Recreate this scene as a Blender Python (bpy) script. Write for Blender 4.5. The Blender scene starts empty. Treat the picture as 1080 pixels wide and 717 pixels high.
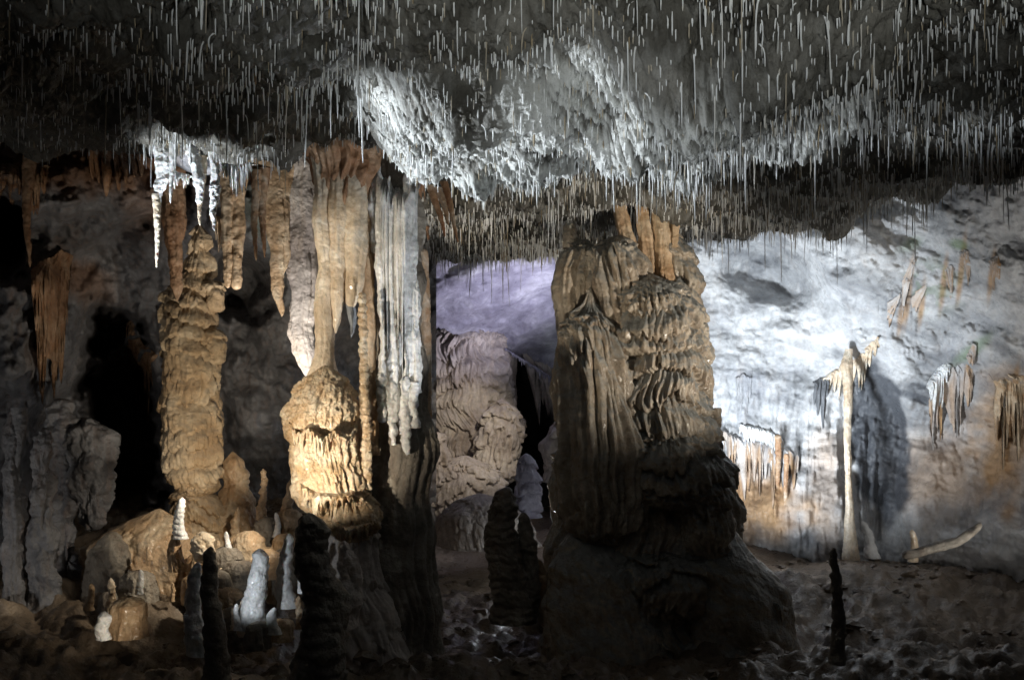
import bpy, math, random
import numpy as np
from mathutils import Vector

rng = np.random.default_rng(7)
random.seed(7)
SC = bpy.context.scene
COL = SC.collection
EYE = 2.7
F = 900.0          # pixels of the 1080 px wide photograph per unit of slope
HY = 430.0         # row of the eye level

def W(px, py, Y):
    return np.array([(px - 540) / F * Y, Y, EYE - (py - HY) / F * Y])

# ------------------------------------------------------------------ noise
_p = rng.permutation(256)
PERM = np.concatenate([_p, _p, _p])
_g = rng.normal(size=(256, 3)); _g /= np.linalg.norm(_g, axis=1)[:, None]

def perlin(x, y, z):
    x, y, z = np.broadcast_arrays(np.asarray(x, float), np.asarray(y, float), np.asarray(z, float))
    xi = np.floor(x).astype(int); yi = np.floor(y).astype(int); zi = np.floor(z).astype(int)
    xf = x - xi; yf = y - yi; zf = z - zi
    u = xf * xf * xf * (xf * (xf * 6 - 15) + 10)
    v = yf * yf * yf * (yf * (yf * 6 - 15) + 10)
    w = zf * zf * zf * (zf * (zf * 6 - 15) + 10)
    xi &= 255; yi &= 255; zi &= 255
    def gr(a, b, c):
        h = PERM[PERM[PERM[(xi + a) & 255] + ((yi + b) & 255)] + ((zi + c) & 255)]
        g = _g[h]
        return g[..., 0] * (xf - a) + g[..., 1] * (yf - b) + g[..., 2] * (zf - c)
    def L(a, b, t): return a + t * (b - a)
    r = L(L(L(gr(0,0,0), gr(1,0,0), u), L(gr(0,1,0), gr(1,1,0), u), v),
          L(L(gr(0,0,1), gr(1,0,1), u), L(gr(0,1,1), gr(1,1,1), u), v), w)
    return r * 1.6

def fbm(x, y, z, o=4, g=0.5):
    s = 0; a = 1
    for i in range(o):
        s = s + a * perlin(x + 17.3 * i, y - 9.1 * i, z + 5.7 * i); a *= g; x, y, z = x * 2.03, y * 2.03, z * 2.03
    return s

def billow(x, y, z, o=2, g=0.5):
    s = 0; a = 1
    for i in range(o):
        s = s + a * np.abs(perlin(x + 11.3 * i, y - 4.1 * i, z + 3.7 * i)); a *= g; x, y, z = x * 2.1, y * 2.1, z * 2.1
    return s

def ss(a, b, x):
    t = np.clip((x - a) / (b - a), 0, 1); return t * t * (3 - 2 * t)

def blur(a, k, axis=0):
    k = int(k)
    if k < 1: return a
    w = np.hanning(2 * k + 3)[1:-1]; w /= w.sum()
    pad = [(0, 0)] * a.ndim; pad[axis] = (k, k)
    b = np.pad(a, pad, mode='edge')
    return np.apply_along_axis(lambda v: np.convolve(v, w, 'valid'), axis, b)

# ------------------------------------------------------------------ meshes
def mesh_from(name, V, Q, mat, attr=None, smooth=True):
    me = bpy.data.meshes.new(name)
    V = np.ascontiguousarray(V, np.float32); Q = np.ascontiguousarray(Q, np.int32)
    me.vertices.add(len(V)); me.vertices.foreach_set('co', V.ravel())
    me.loops.add(Q.size); me.loops.foreach_set('vertex_index', Q.ravel())
    me.polygons.add(len(Q)); k = Q.shape[1]
    me.polygons.foreach_set('loop_start', np.arange(0, Q.size, k, dtype=np.int32))
    me.polygons.foreach_set('use_smooth', np.full(len(Q), smooth))
    me.update(calc_edges=True); me.validate()
    if attr is not None:
        a = me.color_attributes.new('mask', 'FLOAT_COLOR', 'POINT')
        c = np.ones((len(V), 4), np.float32); c[:, :3] = attr
        a.data.foreach_set('color', c.ravel())
    if mat: me.materials.append(mat)
    return me

def grid_faces(n, m, wrap=False, off=0):
    i = np.arange(n - 1)[:, None]; j = np.arange(m if wrap else m - 1)[None, :]
    j2 = (j + 1) % m
    return (np.stack(np.broadcast_arrays(i * m + j, i * m + j2, (i + 1) * m + j2, (i + 1) * m + j), -1).reshape(-1, 4) + off)

class Geo:
    """collects closed shells into one mesh"""
    def __init__(s): s.V = []; s.Q = []; s.n = 0; s.A = []
    def add(s, P, wrap=True, attr=None):
        n, m, _ = P.shape
        s.V.append(P.reshape(-1, 3)); s.Q.append(grid_faces(n, m, wrap, s.n)); s.n += n * m
        s.A.append(np.zeros((n * m, 3)) if attr is None else attr.reshape(-1, 3))
        return s
    def all(s): return np.concatenate(s.V), np.concatenate(s.Q), np.concatenate(s.A)

def tag(o, label=None, cat=None, group=None, kind=None):
    if label: o['label'] = label
    if cat: o['category'] = cat
    if group: o['group'] = group
    if kind: o['kind'] = kind
    return o

def thing(name, loc, label, cat, group=None):
    o = bpy.data.objects.new(name, None); COL.objects.link(o); o.location = Vector(loc); o.empty_display_size = .1
    return tag(o, label, cat, group)

def put(name, geo, mat, parent=None, origin=None):
    V, Q, A = geo.all() if isinstance(geo, Geo) else Geo().add(geo).all()
    if parent is not None:
        base = np.array(parent.location)
        if parent.parent is not None: base = base + np.array(parent.parent.location)
    elif origin is not None: base = np.array(origin)
    else:
        base = np.array([V[:, 0].mean(), V[:, 1].mean(), V[:, 2].min()])
    me = mesh_from(name, V - base, Q, mat, A if np.any(A) else None)
    o = bpy.data.objects.new(name, me); COL.objects.link(o)
    if parent is not None: o.parent = parent
    else: o.location = Vector(base)
    return o

# ------------------------------------------------------------------ materials
def rock(name, c1, c2, c3, stain_or_lit=(.38, .17, .06), scale=1.5, streak=.35, rough=.55, bump=.5, fine=40, spec=.35, top_tint=0.0,
         top_tint_col=(.30, .30, .29), sss=0.0, vary=0.5, dark=(.05, .05, .055)):
    m = bpy.data.materials.new(name); m.use_nodes = True
    nt = m.node_tree; N = nt.nodes; L = nt.links; N.clear()
    out = N.new('ShaderNodeOutputMaterial'); b = N.new('ShaderNodeBsdfPrincipled'); L.new(b.outputs[0], out.inputs[0])
    tc = N.new('ShaderNodeNewGeometry')
    def noise(sc, det=6, rgh=.6, stretch=None, dist=0.0):
        mp = N.new('ShaderNodeMapping'); L.new(tc.outputs['Position'], mp.inputs[0])
        mp.inputs['Scale'].default_value = stretch or (1, 1, 1)
        n = N.new('ShaderNodeTexNoise'); n.inputs['Scale'].default_value = sc; n.inputs['Detail'].default_value = det
        n.inputs['Roughness'].default_value = rgh; n.inputs['Distortion'].default_value = dist
        L.new(mp.outputs[0], n.inputs['Vector']); return n.outputs['Fac']
    def ramp(fac, stops):
        r = N.new('ShaderNodeValToRGB'); L.new(fac, r.inputs[0]); e = r.color_ramp.elements
        e[0].position, e[0].color = stops[0][0], (*stops[0][1], 1)
        e[1].position, e[1].color = stops[-1][0], (*stops[-1][1], 1)
        for p, c in stops[1:-1]:
            q = e.new(p); q.color = (*c, 1)
        return r.outputs[0]
    def mix(f, a, c, mode='MIX'):
        x = N.new('ShaderNodeMix'); x.data_type = 'RGBA'; x.blend_type = mode
        if isinstance(f, (int, float)): x.inputs[0].default_value = f
        else: L.new(f, x.inputs[0])
        for s, v in ((6, a), (7, c)):
            if isinstance(v, tuple): x.inputs[s].default_value = (*v, 1)
            else: L.new(v, x.inputs[s])
        return x.outputs[2]
    def mth(op, a, c):
        x = N.new('ShaderNodeMath'); x.operation = op; x.use_clamp = True
        for s, v in ((0, a), (1, c)):
            if isinstance(v, (int, float)): x.inputs[s].default_value = v
            else: L.new(v, x.inputs[s])
        return x.outputs[0]
    col = ramp(noise(scale, 8, .62, dist=.6), [(.5 - .28 * vary, c1), (.5, c2), (.5 + .25 * vary, c3)])
    if streak > 0:
        st = ramp(noise(3.2, 5, .6, (3.5, 3.5, .35)), [(.48, (0, 0, 0)), (.68, (1, 1, 1))])
        col = mix(mth('MULTIPLY', st, streak), col, stain_or_lit)
    # mottling at a hand's width and mineral specks
    mot = ramp(noise(scale * 7, 6, .7), [(.3, (.62, .62, .62)), (.62, (1.12, 1.12, 1.12))])
    col = mix(.75, col, mot, 'MULTIPLY')
    at = N.new('ShaderNodeAttribute'); at.attribute_name = 'mask'; at.attribute_type = 'GEOMETRY'
    sp = N.new('ShaderNodeSeparateColor'); L.new(at.outputs['Color'], sp.inputs[0])
    col = mix(mth('MULTIPLY', sp.outputs[0], 1.0), col, mix(.4, stain_or_lit, mot, 'MULTIPLY'))
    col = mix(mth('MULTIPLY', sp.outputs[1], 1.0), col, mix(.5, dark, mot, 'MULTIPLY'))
    col = mix(mth('MULTIPLY', sp.outputs[2], .8), col, (.10, .20, .05))
    if top_tint > 0:  # mixes a second colour into upward-facing surfaces
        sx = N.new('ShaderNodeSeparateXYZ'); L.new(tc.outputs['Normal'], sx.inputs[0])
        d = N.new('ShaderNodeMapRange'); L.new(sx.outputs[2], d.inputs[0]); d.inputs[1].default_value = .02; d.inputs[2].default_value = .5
        col = mix(mth('MULTIPLY', d.outputs[0], top_tint), col, top_tint_col)
    L.new(col, b.inputs['Base Color'])
    rr = N.new('ShaderNodeMapRange'); L.new(noise(scale * 6, 5), rr.inputs[0]); rough -= .08
    rr.inputs[1].default_value = .35; rr.inputs[2].default_value = .65
    rr.inputs[3].default_value = max(.12, rough - .22); rr.inputs[4].default_value = min(1, rough + .2)
    L.new(rr.outputs[0], b.inputs['Roughness'])
    b.inputs['Specular IOR Level'].default_value = spec
    if sss > 0 or spec > .4:
        b.inputs['Coat Weight'].default_value = .3; b.inputs['Coat Roughness'].default_value = .18
    if sss > 0:
        b.inputs['Subsurface Weight'].default_value = sss; b.inputs['Subsurface Scale'].default_value = .02
        b.inputs['Subsurface Radius'].default_value = (1, .6, .4)
    bp = N.new('ShaderNodeBump'); bp.inputs['Strength'].default_value = bump; bp.inputs['Distance'].default_value = .02
    L.new(noise(fine, 7, .68), bp.inputs['Height'])
    bp2 = N.new('ShaderNodeBump'); bp2.inputs['Strength'].default_value = bump; bp2.inputs['Distance'].default_value = .06
    L.new(noise(fine / 5, 5, .6), bp2.inputs['Height']); L.new(bp2.outputs[0], bp.inputs['Normal'])
    L.new(bp.outputs[0], b.inputs['Normal'])
    return m

M = {}
M['ceiling'] = rock('ceiling_rock', (.05, .045, .035), (.10, .095, .08), (.21, .20, .175), scale=1.3, streak=.15, bump=.7, dark=(.045, .04, .03), stain_or_lit=(.74, .75, .72))  # pale tone whitens the ceiling patches painted as lit
M['pale']    = rock('pale_wall_calcite', (.26, .27, .30), (.56, .57, .58), (.82, .82, .82), scale=.9, streak=.10, stain_or_lit=(.50, .30, .14), bump=.85, fine=15, rough=.5, vary=.85, dark=(.075, .082, .095))
M['lilac']   = rock('lilac_dome_rock', (.22, .21, .28), (.38, .37, .46), (.66, .66, .74), scale=1.1, streak=.0, bump=.5, vary=.7)  # lilac tint of the far light put into the stone colour
M['wall']    = rock('dark_grey_limestone', (.10, .10, .11), (.19, .19, .20), (.34, .34, .36), scale=1.0, streak=.25, stain_or_lit=(.22, .11, .05), bump=.8, vary=.8)
M['hole']    = rock('dark_recess_rock', (.03, .03, .03), (.06, .055, .05), (.10, .09, .08), scale=1, streak=0, bump=.6)  # near-black colour paints in the darkness of the far recess
M['floor']   = rock('muddy_floor_clay', (.09, .065, .045), (.17, .125, .085), (.30, .24, .18), scale=1.2, streak=0, bump=.9, rough=.5, spec=.5, fine=30, stain_or_lit=(.62, .50, .38), vary=.8)
M['tan']     = rock('tan_calcite', (.42, .27, .15), (.60, .43, .27), (.74, .60, .43), scale=2.0, streak=.35, stain_or_lit=(.42, .20, .07), bump=.6, rough=.45, sss=.05)
M['cream']   = rock('cream_calcite', (.58, .45, .31), (.74, .62, .47), (.84, .76, .64), scale=2.5, streak=.25, stain_or_lit=(.55, .30, .12), bump=.5, rough=.42, sss=.08)
M['column']  = rock('column_flowstone', (.30, .24, .175), (.45, .375, .285), (.60, .53, .43), scale=1.6, streak=.22, stain_or_lit=(.42, .22, .09), bump=.75, rough=.42, spec=.5, top_tint=.95, top_tint_col=(.27, .28, .27))
M['tier']    = rock('banded_flowstone', (.40, .27, .15), (.56, .41, .25), (.68, .55, .38), scale=2.2, streak=.2, stain_or_lit=(.40, .21, .08), bump=.7, rough=.55, top_tint=.35, top_tint_col=(.40, .36, .30))
M['amber']   = rock('amber_flowstone', (.50, .34, .19), (.68, .53, .36), (.80, .70, .54), scale=4, streak=.3, stain_or_lit=(.56, .27, .08), bump=.8, rough=.38, sss=.1, fine=60)
M['white']   = rock('white_calcite', (.62, .62, .60), (.78, .78, .77), (.88, .88, .88), scale=3, streak=.12, stain_or_lit=(.6, .5, .36), bump=.5, rough=.35, sss=.12)
M['straw']   = rock('soda_straw_calcite', (.62, .64, .64), (.76, .78, .78), (.86, .87, .86), scale=3, streak=.10, stain_or_lit=(.55, .42, .25), bump=.15, rough=.35)
M['brown']   = rock('brown_drapery', (.24, .13, .07), (.36, .21, .12), (.50, .34, .22), scale=2, streak=.4, stain_or_lit=(.40, .16, .06), bump=.6, rough=.45)
M['rust']    = rock('rust_drapery', (.36, .20, .11), (.50, .33, .20), (.70, .60, .48), scale=3, streak=.4, stain_or_lit=(.45, .17, .07), bump=.5, rough=.45)
M['grey']    = rock('grey_stalagmite', (.16, .14, .12), (.26, .23, .19), (.40, .36, .30), scale=2, streak=.3, stain_or_lit=(.25, .16, .10), bump=.8)
M['cascade'] = rock('far_cascade', (.42, .36, .33), (.60, .53, .48), (.72, .65, .58), scale=1.5, streak=.25, stain_or_lit=(.52, .36, .2), bump=.6, top_tint=.3, top_tint_col=(.32, .30, .30))
M['slate']   = rock('slate_rock', (.10, .11, .125), (.16, .175, .195), (.26, .28, .31), scale=1.6, streak=.1, bump=.5, rough=.4)
_nt = M['straw'].node_tree; _b = [q for q in _nt.nodes if q.type == 'BSDF_PRINCIPLED'][0]
_g1 = _nt.nodes.new('ShaderNodeNewGeometry'); _oi = _nt.nodes.new('ShaderNodeObjectInfo'); _ad = _nt.nodes.new('ShaderNodeMath'); _ad.operation = 'ADD'
_fr = _nt.nodes.new('ShaderNodeMath'); _fr.operation = 'FRACT'; _rp = _nt.nodes.new('ShaderNodeValToRGB')
_nt.links.new(_g1.outputs['Random Per Island'], _ad.inputs[0]); _nt.links.new(_oi.outputs['Random'], _ad.inputs[1]); _nt.links.new(_ad.outputs[0], _fr.inputs[0]); _nt.links.new(_fr.outputs[0], _rp.inputs[0])
_e = _rp.color_ramp.elements; _e[0].color = (.34, .27, .17, 1); _e[1].color = (.92, .94, .94, 1); _q = _e.new(.15); _q.color = (.55, .50, .41, 1); _q = _e.new(.3); _q.color = (.88, .89, .88, 1)
_nt.links.new(_rp.outputs[0], _b.inputs['Base Color'])
def plain(name, c, rough=.5, metal=0., emit=0.):
    m = bpy.data.materials.new(name); m.use_nodes = True; b = m.node_tree.nodes['Principled BSDF']
    b.inputs['Base Color'].default_value = (*c, 1); b.inputs['Roughness'].default_value = rough; b.inputs['Metallic'].default_value = metal
    if emit: b.inputs['Emission Color'].default_value = (*c, 1); b.inputs['Emission Strength'].default_value = emit
    return m
M['lampmetal'] = plain('lamp_housing', (.04, .05, .12), .4, .6)
M['lens'] = plain('lamp_lens', (.8, .88, 1), .2, 0, 14)

# ------------------------------------------------------------------ lobes: the body of every dripstone
def rowsinterp(rows, D, n, sm):
    r = np.array([(*q, 0.0) if len(q) == 3 else q for q in rows], float)
    py = np.linspace(r[0, 0], r[-1, 0], n)
    cx = np.interp(py, r[:, 0], r[:, 1]); hw = np.interp(py, r[:, 0], r[:, 2]); dy = np.interp(py, r[:, 0], r[:, 3])
    k = int(n * sm)
    cx, hw, dy = blur(cx, k), blur(hw, k), blur(dy, k)
    return (cx - 540) / F * D, EYE - (py - HY) / F * D, hw / F * D, dy

def lobe(rows, D, ky=.85, res=.0105, flute=(0, 8, .6), tier=None, lump=(.02, 3), seed=0, top=True, bot=False, sm=.03, rough=.004, attrf=None, beads=None, maxn=520):
    s = 31.7 * seed + 3
    H = abs(rows[-1][0] - rows[0][0]) / F * D
    R0 = max(q[2] for q in rows) / F * D
    n = int(np.clip(H / res, 16, maxn)); m = int(np.clip(2 * math.pi * R0 / res, 14, 620))
    X, Z, R, dY = rowsinterp(rows, D, n, sm)
    d = Z[0] - Z
    if top:
        c = min(R0 * .8, H * .35); t = np.clip(d / c, 0, 1); R = R * np.sqrt(np.clip(1 - (1 - t) ** 2, 0, 1))
    if bot:
        c = min(R0 * .5, H * .3); t = np.clip((d[-1] - d) / c, 0, 1); R = R * np.sqrt(np.clip(1 - (1 - t) ** 2, 0, 1))
    th = np.linspace(0, 2 * math.pi, m, endpoint=False)
    C, S = np.cos(th)[None], np.sin(th)[None]
    Rm = R[:, None]; Rc = np.maximum(Rm, .35 * R0)
    nx, ny = C * Rc, S * Rc * ky
    zz = np.broadcast_to(Z[:, None], (n, m))
    disp = lump[0] * fbm(nx * lump[1] + s, ny * lump[1], zz * lump[1], 4)
    if flute[0] > 0:
        wob = .05 * perlin(nx * 1.5 + s, ny * 1.5, zz * 1.1)
        fb = billow((nx + wob) * flute[1] + s, (ny + wob) * flute[1], zz * flute[2] * .6, 2, .5)
        msk = .55 + .45 * perlin(nx * 2.2 - s, ny * 2.2, zz * 1.6)
        disp = disp + flute[0] * (fb - .35) * 1.6 * np.clip(msk + .3, .2, 1.3)
    if tier:
        A, per, dr, fr = tier
        n1 = perlin(nx * 1.7 + s, ny * 1.7, zz * .8) * 1.3 + perlin(nx * 5 + s, ny * 5, zz * 3) * .25
        drip = dr * per * (billow(nx * fr + s, ny * fr, zz * .5, 2, .6) - .3) * 1.6
        tt = d[:, None] * per + n1 - drip + 5
        k = np.floor(tt); q = tt - k
        hk = .45 + .9 * np.abs(np.sin(k * 12.9898 + s + 1.5 * perlin(nx * 1.5, ny * 1.5, k * 3.7)))
        prof = (.8 * ss(-.25, .42, q) + .2 * q) * (1 - ss(.9, 1.0, q))
        ribs = (billow(nx * fr * 1.3 + s, ny * fr * 1.3, zz * .5, 2, .5) - .2) * ss(.15, .5, q) * (1 - ss(.9, 1.0, q)) * .9
        ribs = ribs * np.clip(.15 + 2.2 * np.abs(perlin(nx * 2.3 + s, ny * 2.3, zz * 2.6 + k * .9)), .1, 1.3)
        disp = disp + A * hk * (prof - .4) + A * ribs * 1.2
    if beads is not None:
        disp = disp + beads[0] * np.abs(np.sin(d[:, None] * beads[1] + 1.5 * perlin(nx * 9 + s, ny * 9, zz * 4)))
    disp = disp + rough * fbm(nx * 28 + s, ny * 28, zz * 28, 2)
    fade = ss(0, .35, R / max(R0, 1e-5))[:, None]
    r = np.maximum(Rm + disp * fade, .0005)
    sway = .15 * R0
    P = np.empty((n, m, 3))
    P[..., 0] = X[:, None] + C * r + sway * perlin(Z * 2 + s, 0 * Z, 0 * Z)[:, None]
    P[..., 1] = D + dY[:, None] + S * r * ky
    P[..., 2] = zz
    return P

def spike(px, top, bot, w, D, seed=0, up=False, lean=0., rtop=False, mat=None, res=.01, knob=.0, flutes=0., beads=None, curve=None):
    """a stalactite (up=False) or stalagmite (up=True) between two picture rows"""
    h = bot - top; rows = []
    for t in np.linspace(0, 1, 9):
        py = top + h * t
        if up: hw = w * (.42 + .50 * t ** .8 + .16 * max(0, t - .6) / .4) if t > 0 else w * .36
        else: hw = w * (1 - t) ** .75 + .8
        cx = px + lean * (t - .5) + (w * .3 * math.sin(t * 5 + seed) if curve is None else curve * math.sin(t * 3))
        rows.append((py, cx, max(hw, .5)))
    R = w / F * D
    return lobe(rows, D, ky=.9, res=min(res, R * .35), lump=(R * .15 + knob * .6, .9 / max(R, .03)), seed=seed, top=up or rtop, bot=not up, sm=.04,
                flute=(flutes, 2.2 / max(R, .02), 1.), beads=beads or ((R * .07, 34) if up else None), rough=.002, maxn=260)

def curtain(pts, lmax, D0, seed=0, teeth=14, thick=5, lmin=.25, res=2.0, dY=None, fold=.10, sway=0.0, root=.10, out=.0, conform=None):
    """one fused sheet of dripstone with a fringed lower edge; pts = (px, py, depth) along its root"""
    pts = np.array(pts, float); s = seed * 7.7 + 1
    seg = np.r_[0, np.cumsum(np.hypot(np.diff(pts[:, 0]), np.diff(pts[:, 1])))]
    n = int(np.clip(seg[-1] / res * 2, 40, 420)); u = np.linspace(0, 1, n); a = u * seg[-1]
    px, py, Y = (np.interp(a, seg, pts[:, i]) for i in range(3))
    Dm = Y.mean()
    B = np.stack([(px - 540) / F * Y, Y, EYE - (py - HY) / F * Y], 1)
    ph = u * teeth + 1.2 * perlin(u * teeth * .5 + s, 0 * u, 0 * u)
    tooth = np.abs(np.cos(ph * math.pi)) ** 3.2
    per = .35 + .65 * np.abs(perlin(np.floor(ph + .5) * 3.71 + s, 0 * u + .5, 0 * u)) * 1.8
    env = np.sin(math.pi * np.clip(u, .02, .98)) ** .3
    Ln = (lmin + (1 - lmin) * tooth * np.clip(per, 0, 1)) * env * lmax / F * Dm
    m = 46; v = np.linspace(0, 1, m)[None]
    T = (thick / F * Dm) * (.45 + .9 * np.abs(np.cos(ph * math.pi)) ** .8)[:, None]
    tv = T * np.sqrt(np.clip(1 - v ** 1.6, 0, 1)) + .0012
    cen = np.empty((n, m, 3))
    cen[..., 0] = B[:, 0:1] + .012 * perlin(u[:, None] * 6 + s, v * 3, 0 * v) + sway * v
    cen[..., 1] = B[:, 1:2] - out + root * (1 - ss(0, .22, v)) + fold * perlin(u[:, None] * teeth * .35 + s, v * .8, 0 * v)
    cen[..., 2] = B[:, 2:3] - v * Ln[:, None]
    if conform is not None:
        xs_, ys_, Dg = conform
        for _ in range(2):
            qx, qy = project(cen)
            ii = np.clip(np.searchsorted(ys_, qy), 0, len(ys_) - 1); jj = np.clip(np.searchsorted(xs_, qx), 0, len(xs_) - 1)
            dd_ = blur(Dg[ii, jj], 4, 1) - out + .07 * (1 - ss(0, .15, v))
            cen[..., 0] *= dd_ / cen[..., 1]; cen[..., 2] = EYE + (cen[..., 2] - EYE) * dd_ / cen[..., 1]; cen[..., 1] = dd_
        tv = tv * (.08 + .92 * ss(0, .2, v)); 
    tv = tv + .003 * perlin(u[:, None] * 80 + s, v * 12, 0 * v)
    fr = cen.copy(); fr[..., 1] -= tv; bk = cen.copy(); bk[..., 1] += tv
    P = np.concatenate([fr, bk[:, ::-1]], 1)       # ring around the sheet at every u
    e0 = P.mean(1, keepdims=True)[[0]].repeat(1, 0); 
    P[0] = .5 * (P[0] + P[0][::-1]); P[-1] = .5 * (P[-1] + P[-1][::-1])
    return P

def project(P):
    return 540 + F * P[..., 0] / P[..., 1], HY - F * (P[..., 2] - EYE) / P[..., 1]

# ------------------------------------------------------------------ ceiling (one hanging rock sheet)
E_px = np.array([-400, 0, 150, 250, 330, 400, 430, 470, 580, 640, 700, 740, 830, 950, 1080, 1250, 1600])
E_Y  = np.array([7.4, 7.4, 7.2, 7.4, 7.7, 8.6, 10.5, 12.6, 13.0, 12.3, 11.4, 10.7, 10.2, 8.9, 7.5, 6.3, 5.2])
CX, CY = .75, 9.3
def ceil_z(X, Y, detail=True, want=False):
    px = 540 + F * X / Y
    edge = np.interp(px, E_px, E_Y) + .35 * perlin(X * .9, Y * .9, 3.3)
    z = EYE + 2.30 + .20 * fbm(X * .55 + 4, Y * .55, 1.2, 3)
    # hanging belly between the columns and the fold behind it
    w1 = .25 * perlin(X * 1.3, Y * 1.3, 7.7)
    B1 = .30 * ss(-.2, .35, 1 - ((X + .1) / 1.0) ** 2 - ((Y - 6.15) / .9) ** 2 + w1 * 1.4)
    B2 = .32 * ss(-.2, .6, 1 - ((X - 1.45) / 1.0) ** 2 - ((Y - 5.6) / 1.15) ** 2 + w1 * 1.4)
    z = z - np.maximum(B1, B2)
    z = z - .12 * ss(-.2, .5, 1 - ((X + 2.5) / .6) ** 2 - ((Y - 6.6) / .5) ** 2 + w1)
    z = z + .30 * np.exp(-((X + .2) / 1.3) ** 2 - ((Y - 8.0) / .8) ** 2)
    z = z - .10 * np.exp(-((Y - 11.2) / .6) ** 2) * ss(-2, -.8, X) * (1 - ss(1.2, 2.4, X))
    if detail:
        th = np.arctan2(X - CX, CY - Y) * 1.0; r = np.hypot(X - CX, Y - CY); th = th + .22 * r
        comb = billow(th * 38 + 5 * perlin(X * .9, Y * .9, 0.) , r * 3.6, 0 * r + .5, 4, .68)
        zone = np.exp(-((X + .05) / 1.2) ** 4 - ((Y - 6.2) / 1.1) ** 4) + np.exp(-((X - 1.5) / 1.1) ** 4 - ((Y - 5.7) / 1.2) ** 4)
        zone = np.clip(zone, 0, 1)
        z = z - zone * .11 * (comb ** .8 - .3) - zone * .07 * billow(th * 10 + 3, r * 2.2, 0 * r, 2, .5) - zone * .10 * billow(X * 1.8, Y * 1.8, 5.5, 2)
        z = z - (1 - .75 * zone) * (.09 * billow(X * 2.4, Y * 2.4, .7, 4, .55) + .02 * fbm(X * 14, Y * 14, 0., 2))
        z = z - .022 * ss(.15, .6, billow(X * 13 + 5, Y * 13, .3, 2, .6))
        z = z - .16 * ss(.1, .75, billow(X * 1.1 + 8, Y * 1.1, 2.2, 2, .5))
    if want: return comb
    b = Y - edge
    z = z + 1.3 * ss(0, 1.2, b) + 1.0 * np.maximum(b, 0)
    return z, edge

n, m = 640, 1080
pxs = np.linspace(-320, 1400, m); Ys = np.geomspace(3.0, 15.5, n)
YY = Ys[:, None] * np.ones((1, m)); XX = (pxs[None] - 540) / F * YY
zc, edge = ceil_z(XX, YY)
P = np.stack([XX, YY, zc], -1)
lit = np.clip(np.exp(-((XX - .05) / 1.2) ** 4 - ((YY - 6.35) / 1.1) ** 4) + .8 * np.exp(-((XX - 1.45) / 1.05) ** 4 - ((YY - 5.9) / 1.05) ** 4), 0, 1)  # ceiling patches whose lit look is painted into the colour
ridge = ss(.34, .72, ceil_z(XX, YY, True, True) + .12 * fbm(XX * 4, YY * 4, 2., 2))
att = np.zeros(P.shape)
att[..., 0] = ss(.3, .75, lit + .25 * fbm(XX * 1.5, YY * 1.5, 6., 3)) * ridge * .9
att[..., 1] = .75 * ss(.1, .9, np.exp(-((XX + .6) / 1.5) ** 2 - ((YY - 8.3) / .7) ** 2) + .4 * perlin(XX, YY, 4.)) + .5 * (1 - ss(-3.2, -1.2, XX))  # shade of the recess behind the belly painted dark; left side darker
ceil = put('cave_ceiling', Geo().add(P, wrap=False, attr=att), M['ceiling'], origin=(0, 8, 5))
tag(ceil, 'low grey rock ceiling with combed ridges, hung with soda straws', 'cave ceiling', kind='structure')

# ------------------------------------------------------------------ soda straws
def straw_batch(items):
    """items: (x, y, ztop, length, radius, hook) -> Geo arrays, 5-sided tubes"""
    k = 6; rings = 6
    it = np.array(items); N_ = len(it)
    t = np.linspace(0, 1, rings)[None, :]
    lx = rng.normal(0, .007, (N_, 1)); ly = rng.normal(0, .007, (N_, 1))
    cx = it[:, 0:1] + lx * t * it[:, 3:4] * 4 + it[:, 5:6] * .03 * np.exp(-t * 6)
    cy = it[:, 1:2] + ly * t * it[:, 3:4] * 4
    cz = it[:, 2:3] + .03 - t * (it[:, 3:4] + .03)
    rad = it[:, 4:5] * np.array([[1.7, 1.15, 1.0, .92, .85, .35]]) * (1 + .15 * rng.normal(size=(N_, rings)))
    a = np.linspace(0, 2 * math.pi, k, endpoint=False)
    V = np.stack([cx[..., None] + rad[..., None] * np.cos(a), cy[..., None] + rad[..., None] * np.sin(a), np.broadcast_to(cz[..., None], (N_, rings, k))], -1)
    f = grid_faces(rings, k, True)
    Q = (f[None] + (np.arange(N_) * rings * k)[:, None, None]).reshape(-1, 4)
    return V, Q

NS = 8600
px_r = rng.uniform(-120, 1200, NS * 3); Yr = np.sqrt(rng.uniform(3.6 ** 2, 12.8 ** 2, NS * 3)); Xr = (px_r - 540) / F * Yr
zr, er = ceil_z(Xr, Yr)
dens = .30 + .7 * ss(330, 420, px_r)
dens = np.where((px_r > 140) & (px_r < 360), .65, dens)
dens = dens * ss(.12, .5, np.abs(fbm(Xr * 2.6 + 3, Yr * 2.6, 4., 2)) + .25)
dens = dens * np.where((px_r < 150) & (Yr > 6.5), .35, 1) * (.35 + .9 * ss(-.35, .35, fbm(Xr * 1.3, Yr * 1.3, 9., 3)))
dens = dens * np.where((np.abs(px_r - 362) < 60) & (Yr > 6.6) & (Yr < 8.2), 0, 1)
dens = dens * np.where((Xr > .9) & (Xr < 2.0) & (Yr > 8.4) & (Yr < 9.9), 0, 1)
ok = (Yr < er + .25) & (rng.uniform(size=NS * 3) < dens)
idx = np.where(ok)[0][:NS]
Xr, Yr, zr, pxr = Xr[idx], Yr[idx], zr[idx], px_r[idx]
Ls = np.clip(rng.lognormal(-2.62, .72, len(idx)), .03, .60) * np.where(pxr > 640, 1.05, 1) * np.where((pxr > 400) & (pxr < 640) & (Yr < 7.6), .65, 1.0)
Ls = Ls * np.where(Yr < 5.5, .9, 1.12)
Rs = rng.uniform(.0034, .0060, len(idx)) * np.where(Yr < 5.5, .8, 1) * (1 + .8 * (rng.uniform(size=len(idx)) < .06))
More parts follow.
